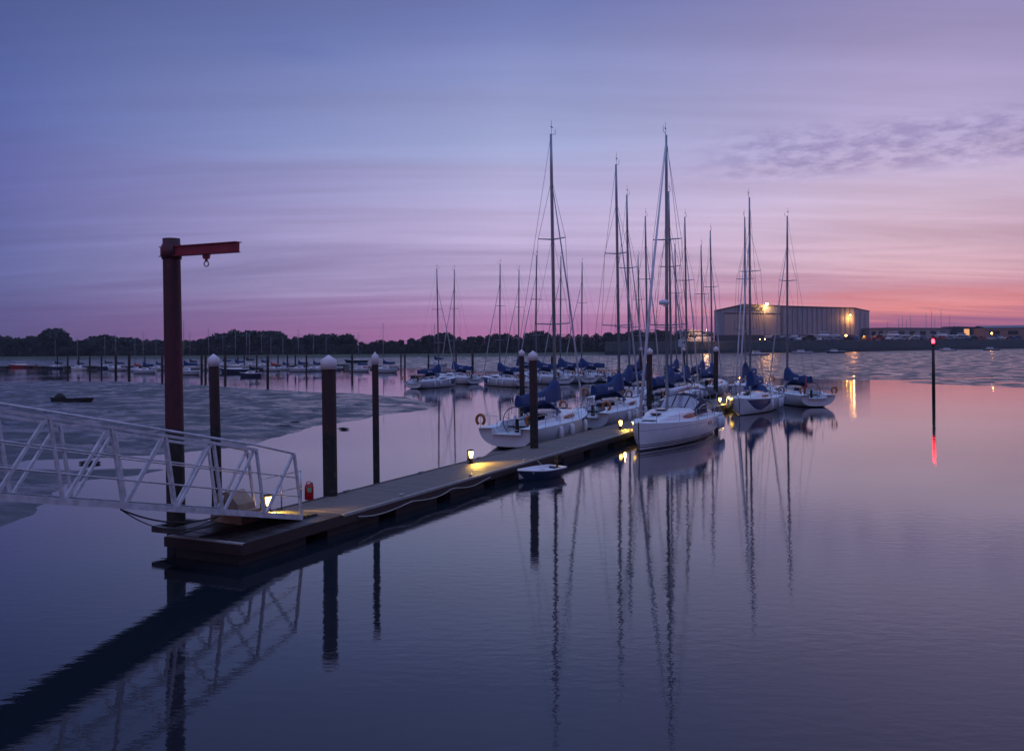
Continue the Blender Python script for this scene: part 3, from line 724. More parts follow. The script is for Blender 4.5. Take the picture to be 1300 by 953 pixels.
cru = yacht('cruising_yacht', -7.2, 5.3, 3.8, 17.2, 'cruiser_hull', 1.15, 1.22, 1.42, big=True)
px = 846; Yd = solveY(px, -12.75); p = Q(px, 440, Yd); cru.location = (p.x, p.y, 0); cru.rotation_euler = (0, 0, math.atan2(D.x, -D.y))
s_ = ztop(px, 170, Yd) / 17.2; cru.scale = (s_, s_, s_)
tag(cru, 'large white cruising yacht with navy sprayhood, bow towards us beside the pontoon', 'yacht')

# ------------------------------------------------------------------ dinghy
def dinghy():
    root = empty('rowing_dinghy', UV(-13.7, 31.2, 0), 2.4); root.scale = (.8, .78, .8)
    L = 2.9; rg = hull_rings(-L / 2, L / 2, 1.35, .42, .42, .52, 16, 8, sternw=.8, zk0=-.04, rake=.12)
    rg = [[(x, y, max(z, -.08)) for x, y, z in r] for r in rg]
    hull_mesh(rg).build('hull', 'dinghy_blue', root)
    tb = MB(); r0 = rg[0]; full = [(-x, y, z) for x, y, z in reversed(r0)] + r0[1:]; tb.add(full, [tuple(range(len(full)))]); tb.build('transom', 'dinghy_blue', root)
    gw = MB(); e = [Vector(r[-1]) for r in rg]
    path = [Vector((-v.x, v.y, v.z)) for v in e] + [v for v in reversed(e)]
    gw.tube(path, .045, 6, closed=True); gw.build('gunwale', 'dinghy_white', root)
    inn = MB(); rr = []
    for r in rg:
        b, zt = r[-1][0] * .93, r[-1][2]; y = r[-1][1] * .97
        rr.append([(-b, y, zt), (-b * .85, y, .14), (0, y, .10), (b * .85, y, .14), (b, y, zt)])
    inn.loft(rr, closed=False, caps=False); inn.build('inner_liner', 'dinghy_white', root)
    for y in (-.95, -.05, .75):
        e_, z_ = edge(rg, y); MB().box((0, y, z_ - .1), (e_ * 1.86, .24, .035)).build('thwart', 'dinghy_white', root)
    om = MB(); om.box((0, -L / 2 - .05, .78), (.26, .34, .34), taper=.75); om.box((0, -L / 2 - .02, .45), (.12, .14, .5)); om.box((0, -L / 2 - .08, .0), (.05, .22, .5)); om.tube([(0, -L / 2 + .1, .8), (0, -L / 2 + .5, .84)], .022, 6)
    om.build('outboard_motor', 'plastic_black', root)
    tag(root, 'small white and blue rowing dinghy with outboard motor, tied to the pontoon', 'dinghy')
dinghy()

# ------------------------------------------------------------------ pontoon
U0, U1 = -16.72, -14.43; V0 = uv(P(306, 691, .5))[1]; VE = 80.0
pont = empty('pontoon', UV(0, 0), ROT, label='long wooden walkway pontoon leading from the gangway out between the moored yachts', cat='pontoon')
# local frame: x = u, y = v
dk = MB(); v = V0 + 3.9; i = 0; rnd = random.Random(4)
while v < VE:
    dk.box(((U0 + U1) / 2, v + .07, .482 + rnd.uniform(-.003, .003)), (U1 - U0 - .16, .132, .036)); v += .145
dk.build('deck_planks', 'deck_wood', pont)
ep = MB(); u = U0 + .02
v = V0
while v < V0 + 3.8:
    ep.box(((U0 + U1) / 2, v + .1, .478 + rnd.uniform(-.006, .006)), (U1 - U0 - .1, .19, .05)); v += .21
ep.build('landing_deck', 'wet_wood', pont)
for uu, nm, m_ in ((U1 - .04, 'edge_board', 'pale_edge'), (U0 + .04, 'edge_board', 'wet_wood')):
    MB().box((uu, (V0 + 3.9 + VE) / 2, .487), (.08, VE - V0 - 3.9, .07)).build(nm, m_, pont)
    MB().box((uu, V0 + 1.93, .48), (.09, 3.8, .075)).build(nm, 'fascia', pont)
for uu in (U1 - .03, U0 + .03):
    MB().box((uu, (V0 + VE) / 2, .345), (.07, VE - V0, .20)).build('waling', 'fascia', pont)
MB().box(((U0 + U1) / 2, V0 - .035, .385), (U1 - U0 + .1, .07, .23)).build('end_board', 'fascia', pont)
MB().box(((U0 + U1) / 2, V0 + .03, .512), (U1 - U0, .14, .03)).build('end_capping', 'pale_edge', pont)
for k, v in enumerate(np.arange(V0 + .15, VE - 2.5, 3.3)):
    MB().box(((U0 + U1) / 2, v + 1.15, .03), (U1 - U0 - .34, 2.4, .42)).build('float', 'float_dark', pont)
for k, v in enumerate(np.arange(V0 + 7, VE, 4.4)):
    for uu in (U0 + .14, U1 - .16):
        c_ = MB(); c_.box((uu, v, .53), (.05, .12, .06)); c_.tube([(uu, v - .15, .575), (uu, v + .15, .575)], .018, 6); c_.build('cleat', 'steel', pont)
# frame holding the crane post
cf_ = MB(); cf_.box((U0 - .62, V0 + .72, .45), (1.22, .14, .14)); cf_.box((U0 - .62, V0 + 1.75, .45), (1.22, .14, .14)); cf_.box((U0 - 1.2, V0 + 1.235, .45), (.14, .9, .14)); cf_.box((U0 - .3, V0 + 1.235, .50), (.55, .88, .05))
cf_.build('pile_guide_frame', 'wet_wood', pont)
gb = MB(); gb.box((U0 + .85, V0 + 1.9, .515), (.12, 3.4, .03)); gb.box((U0 + 1.6, V0 + 1.9, .515), (.12, 3.4, .03)); gb.build('runner_board', 'fascia', pont)

# moored finger pontoon behind the back row, and low pontoons in the left channel
def low_pontoon(a, b, wd, label, z=.45):
    dv = (b - a); L = dv.length; r = empty('mooring_pontoon', a, math.atan2(-dv.x, dv.y), label=label, cat='pontoon')
    MB().box((0, L / 2, z - .06), (wd, L, .12)).build('deck', 'deck_wood', r)
    fl = MB()
    for y in np.arange(.6, L - .5, 4.0): fl.box((0, y + 1, z / 2 - .12), (wd * .85, 2.6, z * .9))
    fl.build('floats', 'float_dark', r).name = 'float_row'
low_pontoon(Vector((-16, 141, 0)), Vector((17, 139.5, 0)), 2.0, 'low pontoon walkway behind the back row of yachts')
low_pontoon(P(-60, 466.5), P(205, 466.5), 1.6, 'low floating pontoon in the left channel, left of the crane post')
low_pontoon(P(238, 470), P(505, 468.5), 1.6, 'low floating pontoon in the left channel, right of the crane post')

# ------------------------------------------------------------------ lamps on the pontoon
def make_lamp():
    r = empty('pontoon_lamp', (0, 0, 0), ROT)
    b = MB(); b.box((0, 0, .02), (.2, .2, .04)); b.tube([(0, 0, .04), (0, 0, .20)], [.07, .055], 10); b.tube([(0, 0, .47), (0, 0, .50), (0, 0, .53)], [.11, .12, .05], 12); b.box((-.10, 0, .30), (.03, .2, .42)); b.build('lamp_body', 'plastic_black', r)
    g = MB(); g.tube([(0, 0, .20), (0, 0, .24), (0, 0, .34), (0, 0, .43), (0, 0, .47)], [.03, .055, .075, .085, .07], 14); g.build('lamp_glass', 'lamp_glow', r)
    return r
lamp0 = make_lamp(); ll = bpy.data.lights.new('lamp_light', 'SPOT'); ll.spot_size = R(150); ll.spot_blend = .5; ll.energy = 190; ll.color = (1, .60, .08); ll.shadow_soft_size = .06
lamps = [(341, 652, 'lit low yellow lamp at the foot of the gangway'), (598, 588, 'lit low yellow lamp on the pontoon before the nearest yacht'),
         (788, 545, 'lit low yellow lamp beside the bow of the large cruising yacht'), (914, 513, 'lit low yellow lamp right of the capped pile behind the cruising yacht'),
         (936, 511.5, 'lit low yellow lamp beside the yacht with blue bow patch'), (778, 485, 'lit far lamp glowing above the blue sail cover in the middle of the marina')]
for i, (px, py, lab) in enumerate(lamps):
    p = P(px, py, .5); u_, v_ = uv(p)
    if i in (1, 2, 3): u_ = min(max(u_, U0 + .16), U1 - .16)
    if i == 4: u_ = U1 - .15
    if i == 5: p = P(px, py, 1.2); u_, v_ = uv(p)
    q = UV(u_, v_, .502)
    if i == 5: q = p
    l = lamp0 if i == 0 else copy_tree(lamp0); l.location = q; tag(l, lab, 'lamp', 'low lamps along the pontoon')
    lo = bpy.data.objects.new('lamp_light', ll); col.objects.link(lo); lo.location = q + NRM * .22 + D * .0 + Vector((0, 0, .36)); lo.rotation_euler = (NRM * 1.0 - D * .15 + Vector((0, 0, -.75))).to_track_quat('-Z', 'Y').to_euler()
    if i == 5:
        fp = MB(); fp.box((0, 0, 0), (2.4, 5, .5)); f_ = fp.build('finger_pontoon', 'deck_wood', None, (q.x, q.y, .25)); f_.rotation_euler = (0, 0, ROT)
        bx = MB(); bx.box((0, 0, 0), (.35, .35, .72)); bo_ = bx.build('lamp_plinth', 'shed_wall', f_, (0, 0, .6)); tag(f_, 'short wooden finger pontoon carrying the far lit lamp', 'pontoon')

# ------------------------------------------------------------------ piles
def pile(px_t, py_t, px_b, Y, dia, cap, label, m='pile_steel', zb=-1.0, group='capped mooring piles beside the pontoon', nm='mooring_pile'):
    top = Q(px_t, py_t, Y); bot = Q(px_b, yh(px_b) + 4.5 * F0 / Y, Y)   # point on axis at z ~ .5
    r = empty(nm, (bot.x, bot.y, 0), 0, label=label, cat='pile', group=group)
    t0 = Vector((top.x - bot.x, 0, top.z)); dr = (t0 - Vector((0, 0, .5))); base = Vector((0, 0, .5)) - dr.normalized() * 1.8
    ht = t0 - dr.normalized() * (.42 if cap else 0)
    n = 20 if dia > .2 else 10
    steps = [base + (ht - base) * k / 12 for k in range(13)]
    MB().tube(steps, dia / 2, n).build('post', m, r)
    if cap:
        d_ = dr.normalized(); MB().tube([ht - d_ * .01, ht + d_ * .27, t0 - d_ * .04, t0], [dia * .56, dia * .57, dia * .17, dia * .03], 20).build('cap', 'pile_cap', r); smooth_angle(r.children[-1], 25)
    return r
pile(417, 450.5, 419.5, 27.4, .43, 1, 'thick brown pile with pinkish white cap, right of the red can')
pile(271, 449, 275, 31.0, .34, 1, 'slim dark pile with white cap, standing just right of the crane post')
pile(476, 446.5, 478, 30.3, .22, 1, 'thinnest tall dark pile with small white cap at the left edge of the pontoon')
pile(676.5, 445, 678.3, 39.6, .36, 1, 'dark capped pile rising from the pontoon beside the nearest yacht stern')
pile(662, 443.5, 663.5, 58, .34, 1, 'slimmer capped pile just left of the pile at the nearest yacht')
pile(824.8, 441.5, 824, 59.5, .36, 1, 'capped pile left of the mast of the large cruising yacht')
pile(909, 439.5, 908.5, 74.5, .38, 1, 'capped pile behind the stern of the large cruising yacht')
pile(814, 440, 814, 101, .34, 1, 'distant capped pile just left of the pile by the cruising yacht')
pile(868, 440.5, 868, 105, .34, 1, 'distant capped pile between the cruising yacht mast and its stern')
farp = [(600, 447, 474), (700.6, 452, 478), (544, 448, 470), (579, 447, 470), (514, 449, 473), (509, 449, 468), (447, 449, 473), (389, 449, 473), (365, 450, 470), (353, 450, 468), (340, 451, 492), (326, 449, 471), (310, 450, 467), (286, 451, 489), (261, 451, 488), (256, 451, 487), (206, 450, 487), (184, 452, 468), (164, 447, 482), (147, 449, 480), (129, 452, 476), (114, 452, 477), (100, 450, 469), (86, 452, 476), (73, 452, 468), (302, 452, 468), (375, 449, 470)]
farp.sort()
for i, (x, t_, b_) in enumerate(farp):
    Yv = 5750 / (b_ - yh(x)); 
    pile(x, max(t_, yh(x) + 1.5), x, Yv, (.42 if x in (164, 447, 600, 147) else .32), 0, 'bare dark distant mooring pile, %s uncapped pile from the left' % ordn(i + 1), m='pile_steel', group='bare mooring piles in the left channel')

# crane post
cp = P(224, 676, .3); Yc = cp.y
cr = empty('davit_crane', (cp.x, cp.y, 0), 0, label='tall dark red crane post with short arm and hook at the pontoon end', cat='crane')
top = Q(217.5, 303, Yc); tl = top - Vector((cp.x, cp.y, 0)); b0 = Vector((0, 0, .3)) - (tl - Vector((0, 0, .3))).normalized() * 1.6
MB().tube([b0 + (tl - b0) * k / 14 for k in range(15)], [.235 - .02 * k / 14 for k in range(15)], 26).build('post', 'crane_red', cr)
a0 = Q(205.5, 320, Yc + .15) - Vector((cp.x, cp.y, 0)); a1 = Q(302, 313.5, Yc - 1.3) - Vector((cp.x, cp.y, 0))
dv = (a1 - a0).normalized(); side = dv.cross(Vector((0, 0, 1))).normalized(); upv = side.cross(dv)
def beam(mb, a, b, w_, h_):
    dv = (b - a).normalized(); s_ = dv.cross(Vector((0, 0, 1))).normalized(); u_ = s_.cross(dv)
    vs = [p + s_ * i * w_ / 2 + u_ * j * h_ / 2 for p in (a, b) for i, j in ((-1, -1), (1, -1), (1, 1), (-1, 1))]
    mb.add(vs, [(0, 1, 2, 3), (7, 6, 5, 4), (0, 4, 5, 1), (1, 5, 6, 2), (2, 6, 7, 3), (3, 7, 4, 0)]); return mb
ab = MB(); beam(ab, a0, a1, .10, .245); beam(ab, a0 + upv * .118, a1 + upv * .118 + dv * .02, .2, .02); beam(ab, a0 - upv * .118, a1 - upv * .118 - dv * .02, .2, .02); arm = ab.build('arm', 'crane_arm_red', cr)
hp = a0 + (a1 - a0) * .60; hk = MB(); hk.box(hp + Vector((0, 0, -.17)), (.14, .10, .14), taper=1.3); hk.box(hp + Vector((0, 0, -.26)), (.06, .05, .1)); ho = hk.build('trolley', 'crane_arm_red', cr)
hr = MB(); hr.tube([hp + Vector((.055 * math.cos(a), 0, -.36 + .065 * math.sin(a))) for a in [2 * math.pi * k / 14 for k in range(14)]], .018, 6, closed=True); hr.build('hook_ring', 'steel', cr)
cl = MB(); cl.tube([Vector((tl.x * .93, 0, tl.z - .52)), Vector((tl.x * .97, 0, tl.z - .16))], .245, 26); cl.build('collar', 'crane_red', cr)

# ------------------------------------------------------------------ gangway
E0 = Vector((-5.46, 23.5, .56)); gd = Vector((-2.62, -5.0, 1.22)); gh = math.hypot(gd.x, gd.y); gd = gd / gh   # per horizontal metre
pe = P(383, 656.5, .58); E0 = Vector((pe.x, pe.y, .58))
gperp = Vector((-(-gd.y), -gd.x, 0)); gperp = Vector((gd.y, -gd.x, 0)).normalized()      # candidates for the far side
if gperp.x > 0: gperp = -gperp
gw = empty('gangway', E0, 0, label='white steel truss gangway sloping down from the left onto the pontoon', cat='gangway')
HT = 1.60; WID = 1.6; NB = 13; BAY = 1.37
def G(s_, h_, side=0.0): return gd * s_ + Vector((0, 0, h_)) + gperp * side
for side in (0.0, WID):
    bc = MB(); beam(bc, G(0, 0, side), G(NB * BAY, 0, side), .09, .13); bc.build('bottom_chord', 'white_truss', gw)
    tcd = MB(); beam(tcd, G(.35 + BAY, HT - .03, side), G(NB * BAY, HT - .03, side), .07, .065); tcd.build('top_chord', 'white_truss', gw)
    hr = MB(); hr.tube([G(.27, HT + .02, side), G(.35 + BAY, HT + .085, side), G(NB * BAY, HT + .09, side)], .028, 8); hr.build('handrail', 'white_truss', gw)
    for fr in (.63, .33):
        mr = MB(); mr.tube([G(.1, HT * fr, side), G(NB * BAY, HT * fr + .02, side)], .017, 8); mr.build('mid_rail', 'white_truss', gw)
    for k in range(NB):
        tb_ = G(.27 + k * BAY, HT, side); bt_ = G(k * BAY, .02, side); nb_ = G((k + 1) * BAY - .04, .02, side)
        beam(MB(), bt_, tb_, .06, .06).build('truss_post', 'white_truss', gw)
        if k < NB - 0: beam(MB(), nb_, tb_ + gd * .04, .06, .06).build('truss_diagonal', 'white_truss', gw)
dkm = MB(); vs = [G(0.05, -.03, .06), G(NB * BAY, -.03, .06), G(NB * BAY, -.03, WID - .06), G(.05, -.03, WID - .06), G(0.05, .03, .06), G(NB * BAY, .03, .06), G(NB * BAY, .03, WID - .06), G(.05, .03, WID - .06)]
dkm.add(vs, [(0, 1, 2, 3), (7, 6, 5, 4), (0, 4, 5, 1), (1, 5, 6, 2), (2, 6, 7, 3), (3, 7, 4, 0)]); dkm.build('walking_deck', 'grp_deck', gw)
cs = MB()
for k in range(0, int(NB * BAY / .5)): beam(cs, G(.1 + k * .5, .045, .1), G(.1 + k * .5, .045, WID - .1), .04, .02)
cs.build('tread_battens', 'grp_deck', gw)
fl = MB(); pa = G(0.05, -.0, .1); pb = G(.05, 0, WID - .1); qa = pa - gd * .8; qb = pb - gd * .8; qa.z = qb.z = -.035
fl.add([pa, pb, qb, qa, pa - Vector((0, 0, .02)), pb - Vector((0, 0, .02)), qb - Vector((0, 0, .012)), qa - Vector((0, 0, .012))], [(0, 1, 2, 3), (7, 6, 5, 4), (0, 3, 7, 4), (1, 5, 6, 2), (2, 6, 7, 3), (0, 4, 5, 1)]); fl.build('landing_flap', 'float_dark', gw)
ro = MB()
for sd in (.1, WID - .1): ro.tube([G(.2, -.1, sd) - gperp * .06, G(.2, -.1, sd) + gperp * .06], .07, 12)
ro.build('roller', 'black_rubber', gw)
# cable slung under the gangway
cb = MB(); c0_, c1_ = G(5.6, -.08), G(2.9, -.08)
for dz, m2 in ((.35, .02), (.62, .012)):
    cb.tube([c0_ + (c1_ - c0_) * k / 16 + Vector((0, 0, -dz * 4 * (k / 16) * (1 - k / 16) * .6)) - gperp * .08 for k in range(17)], m2, 6)
o = cb.build('slung_cable', 'black_rubber', gw)
# handrail on the pontoon beyond the gangway
pr_ = empty('pontoon_handrail', UV(U0 + .15, V0 + 3.1, .5), ROT, label='thin steel handrail on the left edge of the pontoon behind the gangway foot', cat='railing')
for y in (0, .85, 1.7): MB().tube([(0, y, 0), (0, y, .95)], .02, 8).build('post', 'steel', pr_)
for z in (.5, .95): MB().tube([(0, 0, z), (0, 1.7, z)], .016, 8).build('rail', 'steel', pr_)

# wooden blocks under the gangway
bk = P(290, 664, .5); bu, bv = uv(bk)
b1 = MB(); b1.box((0, 0, .17), (1.15, .62, .34)); r_ = empty('timber_block', UV(bu, bv + .25, .51), ROT - .1, label='pale timber block stack on the pontoon beneath the gangway', cat='timber block'); b1.build('lower_block', 'block_wood', r_)
b2 = MB(); vs = [(-.5, -.28, .34), (.45, -.28, .34), (.45, .28, .34), (-.5, .28, .34), (-.42, -.28, .72), (.02, -.28, .80), (.02, .28, .80), (-.42, .28, .72), (.40, -.28, .5), (.40, .28, .5)]
b2.add(vs, [(0, 1, 8, 5, 4), (3, 7, 6, 9, 2), (4, 5, 6, 7), (5, 8, 9, 6), (0, 4, 7, 3), (1, 2, 9, 8), (0, 3, 2, 1)]); b2.build('wedge_block', 'block_wood', r_)

# red can
cp_ = P(392.5, 634, .5); c_ = empty('fuel_can', (cp_.x, cp_.y, .502), ROT + .5, label='red plastic can with green label standing on the pontoon before the thick pile', cat='can')
bd = MB(); rr = []
for z, sx_, sy_ in ((0, .11, .085), (.02, .125, .10), (.36, .125, .10), (.44, .11, .085), (.47, .06, .05)):
    rr.append([(sx_ * math.copysign(abs(math.cos(a)) ** .4, math.cos(a)), sy_ * math.copysign(abs(math.sin(a)) ** .4, math.sin(a)), z) for a in [2 * math.pi * k / 20 for k in range(20)]])
bd.loft(rr); smooth_angle(bd.build('body', 'can_red', c_), 50)
hd_ = MB(); hd_.tube([(-.08, 0, .45), (-.07, 0, .52), (.04, 0, .53), (.06, 0, .46)], .014, 6); hd_.build('handle', 'can_red', c_)
MB().tube([(.085, 0, .45), (.085, 0, .50)], .025, 10).build('filler_cap', 'black_rubber', c_)
lb_ = MB(); lb_.box((.03, -.103, .30), (.12, .005, .14)); lb_.build('label_sticker', 'label_green', c_)
# hose lying along pontoon edge
hz = MB(); rnd = random.Random(8); pts = []
for k in range(24):
    f = k / 23; pts.append(UV(U1 + .04 + .03 * math.sin(k * 1.1), V0 + 4.5 + 8 * f, .36 - .12 * abs(math.sin(f * math.pi * 3))))
hz.tube(pts, .018, 6); tag(hz.build('hose', 'rope'), 'pale hose looped along the right edge of the pontoon', 'hose')
# mooring lines of the near boats
def line(a, b, sag, label):
    m_ = MB(); pts = [a + (b - a) * k / 12 - Vector((0, 0, sag * 4 * (k / 12) * (1 - k / 12))) for k in range(13)]; m_.tube(pts, .013, 6); tag(m_.build('mooring_line', 'rope'), label, 'rope')
bw = cru.matrix_basis @ Vector((0, 5.0, 1.4)); line(bw, UV(U1 - .16, uv(bw)[1] - 2.2, .57), .1, 'bow rope of the large cruising yacht running to the pontoon')
fa = fleet.matrix_basis @ Vector((1.3, -6.0, 1.05)); line(fa, UV(U0 + .14, uv(fa)[1] - 2.0, .57), .08, 'stern rope of the nearest yacht running to the pontoon edge')
dn_ = UV(-13.9, 32.1, .36); line(dn_, UV(U1 - .16, uv(dn_)[1] + .8, .56), .05, 'short painter rope tying the dinghy to the pontoon')

# stranded hulk
hp_ = P(90, 511, .2); hk_ = empty('stranded_hulk', (hp_.x, hp_.y, .10), R(86), label='small black wrecked boat hull lying on the left mudflat', cat='wreck')
rg = hull_rings(-1.7, 1.7, 1.1, .35, .3, .38, 14, 7, sternw=.7, zk0=-.05, rake=.1); hull_mesh(rg).build('hull', 'hulk', hk_)
tb = MB(); full = [(-x, y, z) for x, y, z in reversed(rg[0])] + rg[0][1:]; tb.add(full, [tuple(range(len(full)))]); tb.build('transom', 'hulk', hk_)
lm = MB(); rr = []
for k in range(7):
    y = .4 + 1.0 * k / 6; a_ = math.sin(math.pi * (k + .3) / 6.6); rr.append([(.35 * a_ * math.cos(t_), y, .32 + .32 * a_ * abs(math.sin(t_))) for t_ in [math.pi * j / 7 for j in range(8)]])
lm.loft(rr, closed=False, caps=False); lm.build('cuddy', 'hulk', hk_); hk_.scale = (1.2, 1.12, 1.5)

rnd = random.Random(5)
for i, (x, y, s_, lab) in enumerate([(357, 542.5, .55, 'low dark weed-covered rock at the tip of the near mudflat'), (373, 536, .28, 'small dark stone on the mud edge between the slim and thick piles'), (437, 544, .2, 'dark weed lump in the water between the thick and thinnest piles'), (114, 587, .3, 'dark rock lump seen through the gangway truss'), (100, 470 + 62, .22, 'small dark stone on the mud right of the wrecked hull')]):
    p = P(x, y, .05); mb = MB(); rr = []
    for k in range(6):
        f = k / 5; rad = math.sin(math.pi * (.08 + .84 * f)) ** .6
        rr.append([(s_ * (2 * f - 1) * 1.5, s_ * rad * .7 * math.cos(a) * rnd.uniform(.8, 1.15), s_ * rad * .32 * max(math.sin(a), -.6) * rnd.uniform(.8, 1.2)) for a in [2 * math.pi * j / 9 for j in range(9)]])
    mb.loft(rr); o = mb.build('rock', 'hulk', None, p); o.rotation_euler = (0, 0, rnd.uniform(-.3, .3)); tag(o, lab, 'rock')
# ------------------------------------------------------------------ small moored boats in the left channel
def small_yacht(hullm, cov):
    r = empty('small_yacht', (0, 0, 0)); rg = hull_rings(-3.6, 3.4, 2.4, .75, .72, .95, 14, 7)
    h = hull_mesh(rg); h.build('hull', hullm, r)
    tb = MB(); full = [(-x, y, z) for x, y, z in reversed(rg[0])] + rg[0][1:]; tb.add(full, [tuple(range(len(full)))]); tb.build('transom', hullm, r)
    d = MB(); vs = []; fs = []
    for i, q in enumerate(rg): x, y, z = q[-1]; vs += [(-x, y, z), (0, y, z + .05), (x, y, z)]
    for i in range(len(rg) - 1): fs += [(3 * i, 3 * i + 1, 3 * i + 4, 3 * i + 3), (3 * i + 1, 3 * i + 2, 3 * i + 5, 3 * i + 4)]
    d.add(vs, fs); d.build('deck', 'deck_paint', r)
    c = MB(); rr = []
    for i in range(8):
        f = i / 7; y = -1.2 + 3.2 * f; hh = .5 * math.cos(max(0, f - .4) / .6 * math.pi / 2) + .05; w_ = .8 * (1 - .3 * f); rr.append([(-w_, y, .7), (-w_ * .8, y, .72 + hh), (w_ * .8, y, .72 + hh), (w_, y, .7)])
    c.loft(rr); co = c.build('cabin', 'gelcoat', r); smooth_angle(co, 30)
    for sx in (-1, 1): MB().box((sx * .73, -.2, .98), (.02, 1.3, .14)).build('cabin_window', 'window', co)
    MB().tube([(0, .3, .7), (0, .25, 9.6)], [.07, .05], 8).build('mast', 'alloy', r)
    s_ = MB(); s_.tube([(-.75, .2, 5.4), (.75, .2, 5.4)], .025, 5); s_.build('spreader', 'alloy', r)
    s_ = MB(); s_.tube([(0, .25, 9.5), (0, 3.3, .95)], .012, 4); s_.tube([(0, .25, 9.5), (0, -3.5, .8)], .01, 4)
    for sx in (-1, 1): s_.tube([(0, .25, 9.4), (sx * .75, .2, 5.4), (sx * 1.1, .1, .75)], .01, 4)
    s_.build('rigging', 'wire', r)
    b = MB(); rr = []
    for i in range(8):
        f = i / 7; y = .35 - 3.2 * f; top = .3 + .6 * max(0, 1 - 3 * f); rr.append([(.16 * math.cos(a), y, 1.75 + (top if math.sin(a) > 0 else .15) * math.sin(a)) for a in [2 * math.pi * k / 8 for k in range(8)]])
    b.loft(rr); b.build('sail_cover', cov, r)
    return r
def launch(hullm):
    r = empty('motor_launch', (0, 0, 0)); rg = hull_rings(-2.8, 2.8, 2.1, .7, .7, .95, 12, 7, rake=.5)
    hull_mesh(rg).build('hull', hullm, r)
    tb = MB(); full = [(-x, y, z) for x, y, z in reversed(rg[0])] + rg[0][1:]; tb.add(full, [tuple(range(len(full)))]); tb.build('transom', hullm, r)
    d = MB(); vs = []; fs = []
    for i, q in enumerate(rg): x, y, z = q[-1]; vs += [(-x, y, z), (0, y, z + .05), (x, y, z)]
    for i in range(len(rg) - 1): fs += [(3 * i, 3 * i + 1, 3 * i + 4, 3 * i + 3), (3 * i + 1, 3 * i + 2, 3 * i + 5, 3 * i + 4)]
    d.add(vs, fs); d.build('deck', 'deck_paint', r)
    c = MB(); c.box((0, .3, 1.05), (1.5, 1.9, .75), taper=.78); co = c.build('wheelhouse', 'gelcoat', r); w_ = MB(); w_.box((0, .3, 1.2), (1.44, 1.86, .22), taper=.9); w_.build('wheelhouse_window', 'window', co)
    return r
ys = {('plain_hull', 'blue_cover'): None, ('hull_navy', 'navy_cover'): None, ('hull_cream', 'navy_cover'): None, ('plain_hull', 'red_paint'): None}
las = {}
small = [ # x, waterline y, mast top y, heading deg, hull, cover
    (71, 468, 433, 95, 'hull_navy', 'navy_cover'), (99, 470, 425, 70, 'hull_cream', 'navy_cover'), (134, 468, 428, 110, 'hull_navy', 'navy_cover'), (148, 470.5, 421, 80, 'plain_hull', 'blue_cover'),
    (172, 471.5, 431, 60, 'plain_hull', 'red_paint'), (183, 474, 419, 95, 'plain_hull', 'blue_cover'), (199, 470, 427, 75, 'plain_hull', 'blue_cover'), (235, 476, 406, 100, 'plain_hull', 'blue_cover'),
    (242, 468, 420, 65, 'hull_cream', 'navy_cover'), (266, 470, 416, 85, 'plain_hull', 'blue_cover'), (284, 466, 425, 105, 'plain_hull', 'blue_cover'), (300, 469, 419, 80, 'plain_hull', 'blue_cover'),
    (314, 466, 417, 70, 'hull_cream', 'red_paint' if False else 'navy_cover'), (318, 478, 424, 92, 'hull_navy', 'navy_cover'), (333, 467, 425, 100, 'plain_hull', 'blue_cover'), (345, 471, 429, 85, 'plain_hull', 'red_paint'),
    (360, 470, 431, 65, 'plain_hull', 'blue_cover'), (380, 471.5, 418, 95, 'plain_hull', 'blue_cover'), (399, 471, 421, 80, 'plain_hull', 'blue_cover'), (415, 468, 432, 75, 'hull_cream', 'navy_cover'),
    (456, 472, 422, 88, 'plain_hull', 'blue_cover'), (488, 473, 410, 98, 'plain_hull', 'blue_cover'), (553, 466, 411, 60, 'plain_hull', 'blue_cover')]
words_ = {'plain_hull': 'white', 'hull_navy': 'dark', 'hull_cream': 'cream'}
for i, (x, yb, yt, hdg, hm_, cv) in enumerate(small):
    key = (hm_, cv)
    if ys.get(key) is None: b = ys[key] = small_yacht(hm_, cv)
    else: b = copy_tree(ys[key])
    p = P(x, yb); zt = ztop(x, yt, p.y); s_ = min(1.5, max(.75, zt / 9.6)); hs_ = s_ * .72; b.location = (p.x, p.y, .02); b.rotation_euler = (0, 0, R(hdg)); b.scale = (hs_ * .9, hs_, s_ if zt < 14 else 1.3)
    side_ = 'left of the crane post' if x < 220 else 'right of the crane post'
    n_ = sum(1 for q in small if (q[0] < 220) == (x < 220) and q[0] <= x)
    tag(b, 'small %s yacht, %s from the left among those moored %s' % (words_[hm_], ordn(n_), side_), 'yacht', 'small yachts moored in the far channel')
for i, (x, yb, hdg, hm_, lab) in enumerate([(28, 466.5, 92, 'hull_red', 'small red launch moored at the far left channel pontoon'), (452, 461, 85, 'hull_black', 'dark launch stranded on the far mud left of the thin capped pile'), (300, 473, 80, 'hull_navy', 'dark launch moored near the left channel piles right of the slim capped pile'),
        (413, 470, 95, 'plain_hull', 'white launch moored just behind the thick capped pile top'), (1018, 449.5, 88, 'plain_hull', 'white motor launch afloat under the bank below the big hall'), (1060, 449, 92, 'hull_navy', 'bluish launch under the bank below the right end of the hall'), (1203, 446.5, 30, 'plain_hull', 'small white launch under the bank just right of the red beacon'), (1258, 445.5, 80, 'hull_navy', 'small dark blue launch under the bank below the yellow lamp'), (962, 452, 85, 'plain_hull', 'white launch under the bank left of the hall lamp reflection')]):
    b = las[hm_] = launch(hm_) if hm_ not in las else copy_tree(las[hm_])
    p = P(x, yb); b.location = (p.x, p.y, .25 if x > 440 else .02); b.rotation_euler = (0, 0, R(hdg)); s_ = 1.25 if x > 900 else 1.0; b.scale = (s_ * 1.1, s_ * 1.3, s_); tag(b, lab, 'boat', None)

